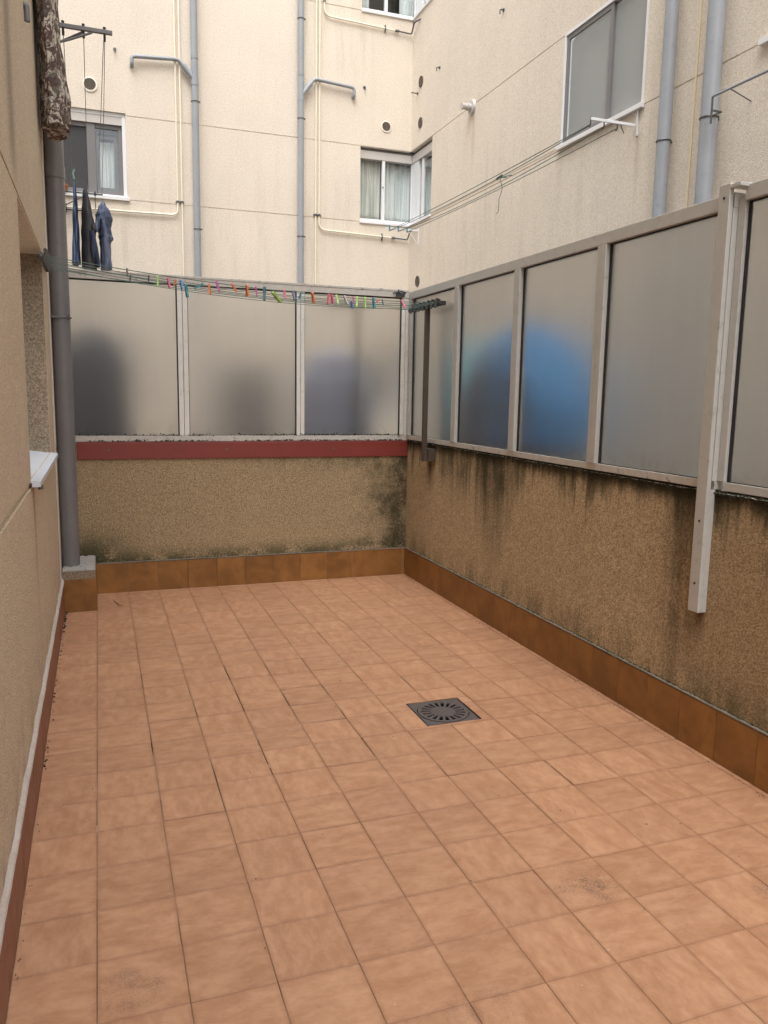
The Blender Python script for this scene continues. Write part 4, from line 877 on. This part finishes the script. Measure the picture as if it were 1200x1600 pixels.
FC, _ = hang('hanging_cloth', 'brown and cream leaf patterned cloth hanging at the top left over the grey downpipe', 'cloth', 6.02, [(5.1, -.235, .07, .2), (4.4, -.232, .066, .22), (4.15, -.228, .060, .22), (3.95, -.220, .058, .22), (3.75, -.207, .068, .22), (3.58, -.198, .080, .22), (3.44, -.195, .080, .22), (3.385, -.200, .074, .22)], 5, 'floral', 4, None, .17)
MB().tube([(-.235, 5.75, 5.12), (-.235, 6.3, 5.12)], .02, 10).build('top_hem', 'floral', FC, True)

# ================================================================== things behind the frosted glass
def mound(name, label, cat, cx_, cy_, rx, ry, prof, m_, seed, folds=9, parts=None):
    n = 60; vs = []; r = random.Random(seed); ph = r.random()*6; rows = []
    for a, b in zip(prof, prof[1:]):
        for i in range(5): t = i/5; rows.append([p+(q-p)*t for p, q in zip(a, b)])
    rows.append(prof[-1])
    for j, (z, k) in enumerate(rows):
        for i in range(n):
            t = 2*pi*i/n; f = k*(1+.028*sin(folds*t+ph+j*.2)+.018*sin(3*t+j*.5)); vs.append((cx_+rx*f*cos(t), cy_+ry*f*sin(t), z))
    vs.append((cx_, cy_, rows[-1][0]+.01)); L = len(rows)
    fs = [(j*n+i, j*n+(i+1) % n, (j+1)*n+(i+1) % n, (j+1)*n+i) for j in range(L-1) for i in range(n)]+[(len(vs)-1, (L-1)*n+i, (L-1)*n+(i+1) % n) for i in range(n)]
    t_ = thing(name, (cx_, cy_, 0), label, cat); MB().add(vs, fs).build('cover', m_, t_, True); return t_
dome = [(0, .66), (1.22, .70), (1.34, 1.), (1.65, .98), (1.85, .88), (2.05, .68), (2.18, .44), (2.26, .08)]
T = mound('covered_parasol', 'large rounded bright blue shape blurred behind the right frosted glass', 'tarpaulin', 3.20, 5.55, .455, .74, dome, 'tarp', 1)
MB().tube([(3.12, 5.32, 2.2), (3.12, 5.32, 2.3)], .02, 10).build('finial', 'tarp', T, True)
mound('covered_bundle', 'teal shape blurred behind the second pane from the corner', 'bundle', 3.30, 6.72, .26, .26, [(0, 1), (1., 1), (1.6, .95), (1.95, .75), (2.15, .45), (2.25, .1)], 'teal', 2)
mound('covered_bundle', 'dark navy blob blurred behind the left pane of the back screen', 'bundle', -.02, 8.4, .34, .25, [(0, 1.), (1.2, 1.), (1.5, 1.), (1.8, 1), (2.05, .9), (2.2, .6), (2.3, .1)], 'navyb', 3)
mound('covered_bundle', 'faint grey blue shape blurred behind the pane next to the corner', 'bundle', 2.35, 8.1, .4, .3, [(0, 1), (1.2, 1), (1.8, .95), (2.05, .7), (2.15, .1)], 'sky_cloth', 4, folds=5)

gp_ = thing('reflection_post', (2.43, 7.62, 0), 'added dark post and crossbar imitating a blurred reflection in the back pane next to the corner', 'post')
MB().box(2.415, 2.45, 7.60, 7.635, 0, 2.52).build('upright', 'post', gp_); MB().box(2.08, 2.54, 7.60, 7.634, 2.521, 2.56).build('crossbar', 'post', gp_)  # added to imitate the clothesline post's reflection in the back glass
gp_ = thing('reflection_post', (2.86, 6.6, 0), 'added dark post and crossbar imitating a blurred reflection in the narrow pane right of the corner', 'post')
MB().box(2.87, 2.90, 6.44, 6.48, .0, 2.41).build('upright', 'post', gp_); MB().box(2.87, 2.899, 6.25, 6.62, 2.411, 2.45).build('crossbar', 'post', gp_)  # second added post shape, standing in for the reflection in the side pane
rn = random.Random(21); db = MB()
for _ in range(70):
    x, y = rn.uniform(-.2, 2.65), rn.uniform(1.3, 6.7); a = rn.random()*3; l = rn.uniform(.002, .007); db.tube([(x, y, .0022), (x+l*cos(a), y+l*sin(a), .003)], rn.uniform(.0008, .002), 5)
for _ in range(240):
    if rn.random() < .2: x, y = rn.uniform(-.288, -.27), rn.uniform(1.8, 6.3)
    else: x, y = rn.uniform(2.63, 2.685), rn.uniform(2.3, 6.8)
    a = rn.random()*3; l = rn.uniform(.002, .006); db.tube([(x, y, .002), (x+l*cos(a), y+l*sin(a), .003)], rn.uniform(.0008, .0025), 5)
tag(db.build('grit', 'post'), 'scattered dark grit and crumbs on the terracotta floor', 'grit', kind='stuff')
o = MB().tube([(.06, 6.62, .004), (.085, 6.50, .006), (.11, 6.44, .004), (.13, 6.43, .004)], .0022, 5).tube([(.085, 6.5, .006), (.10, 6.4, .004)], .0015, 5).build('twig', 'post'); tag(o, 'tiny curled dry twig on the floor tiles near the plinth', 'twig')
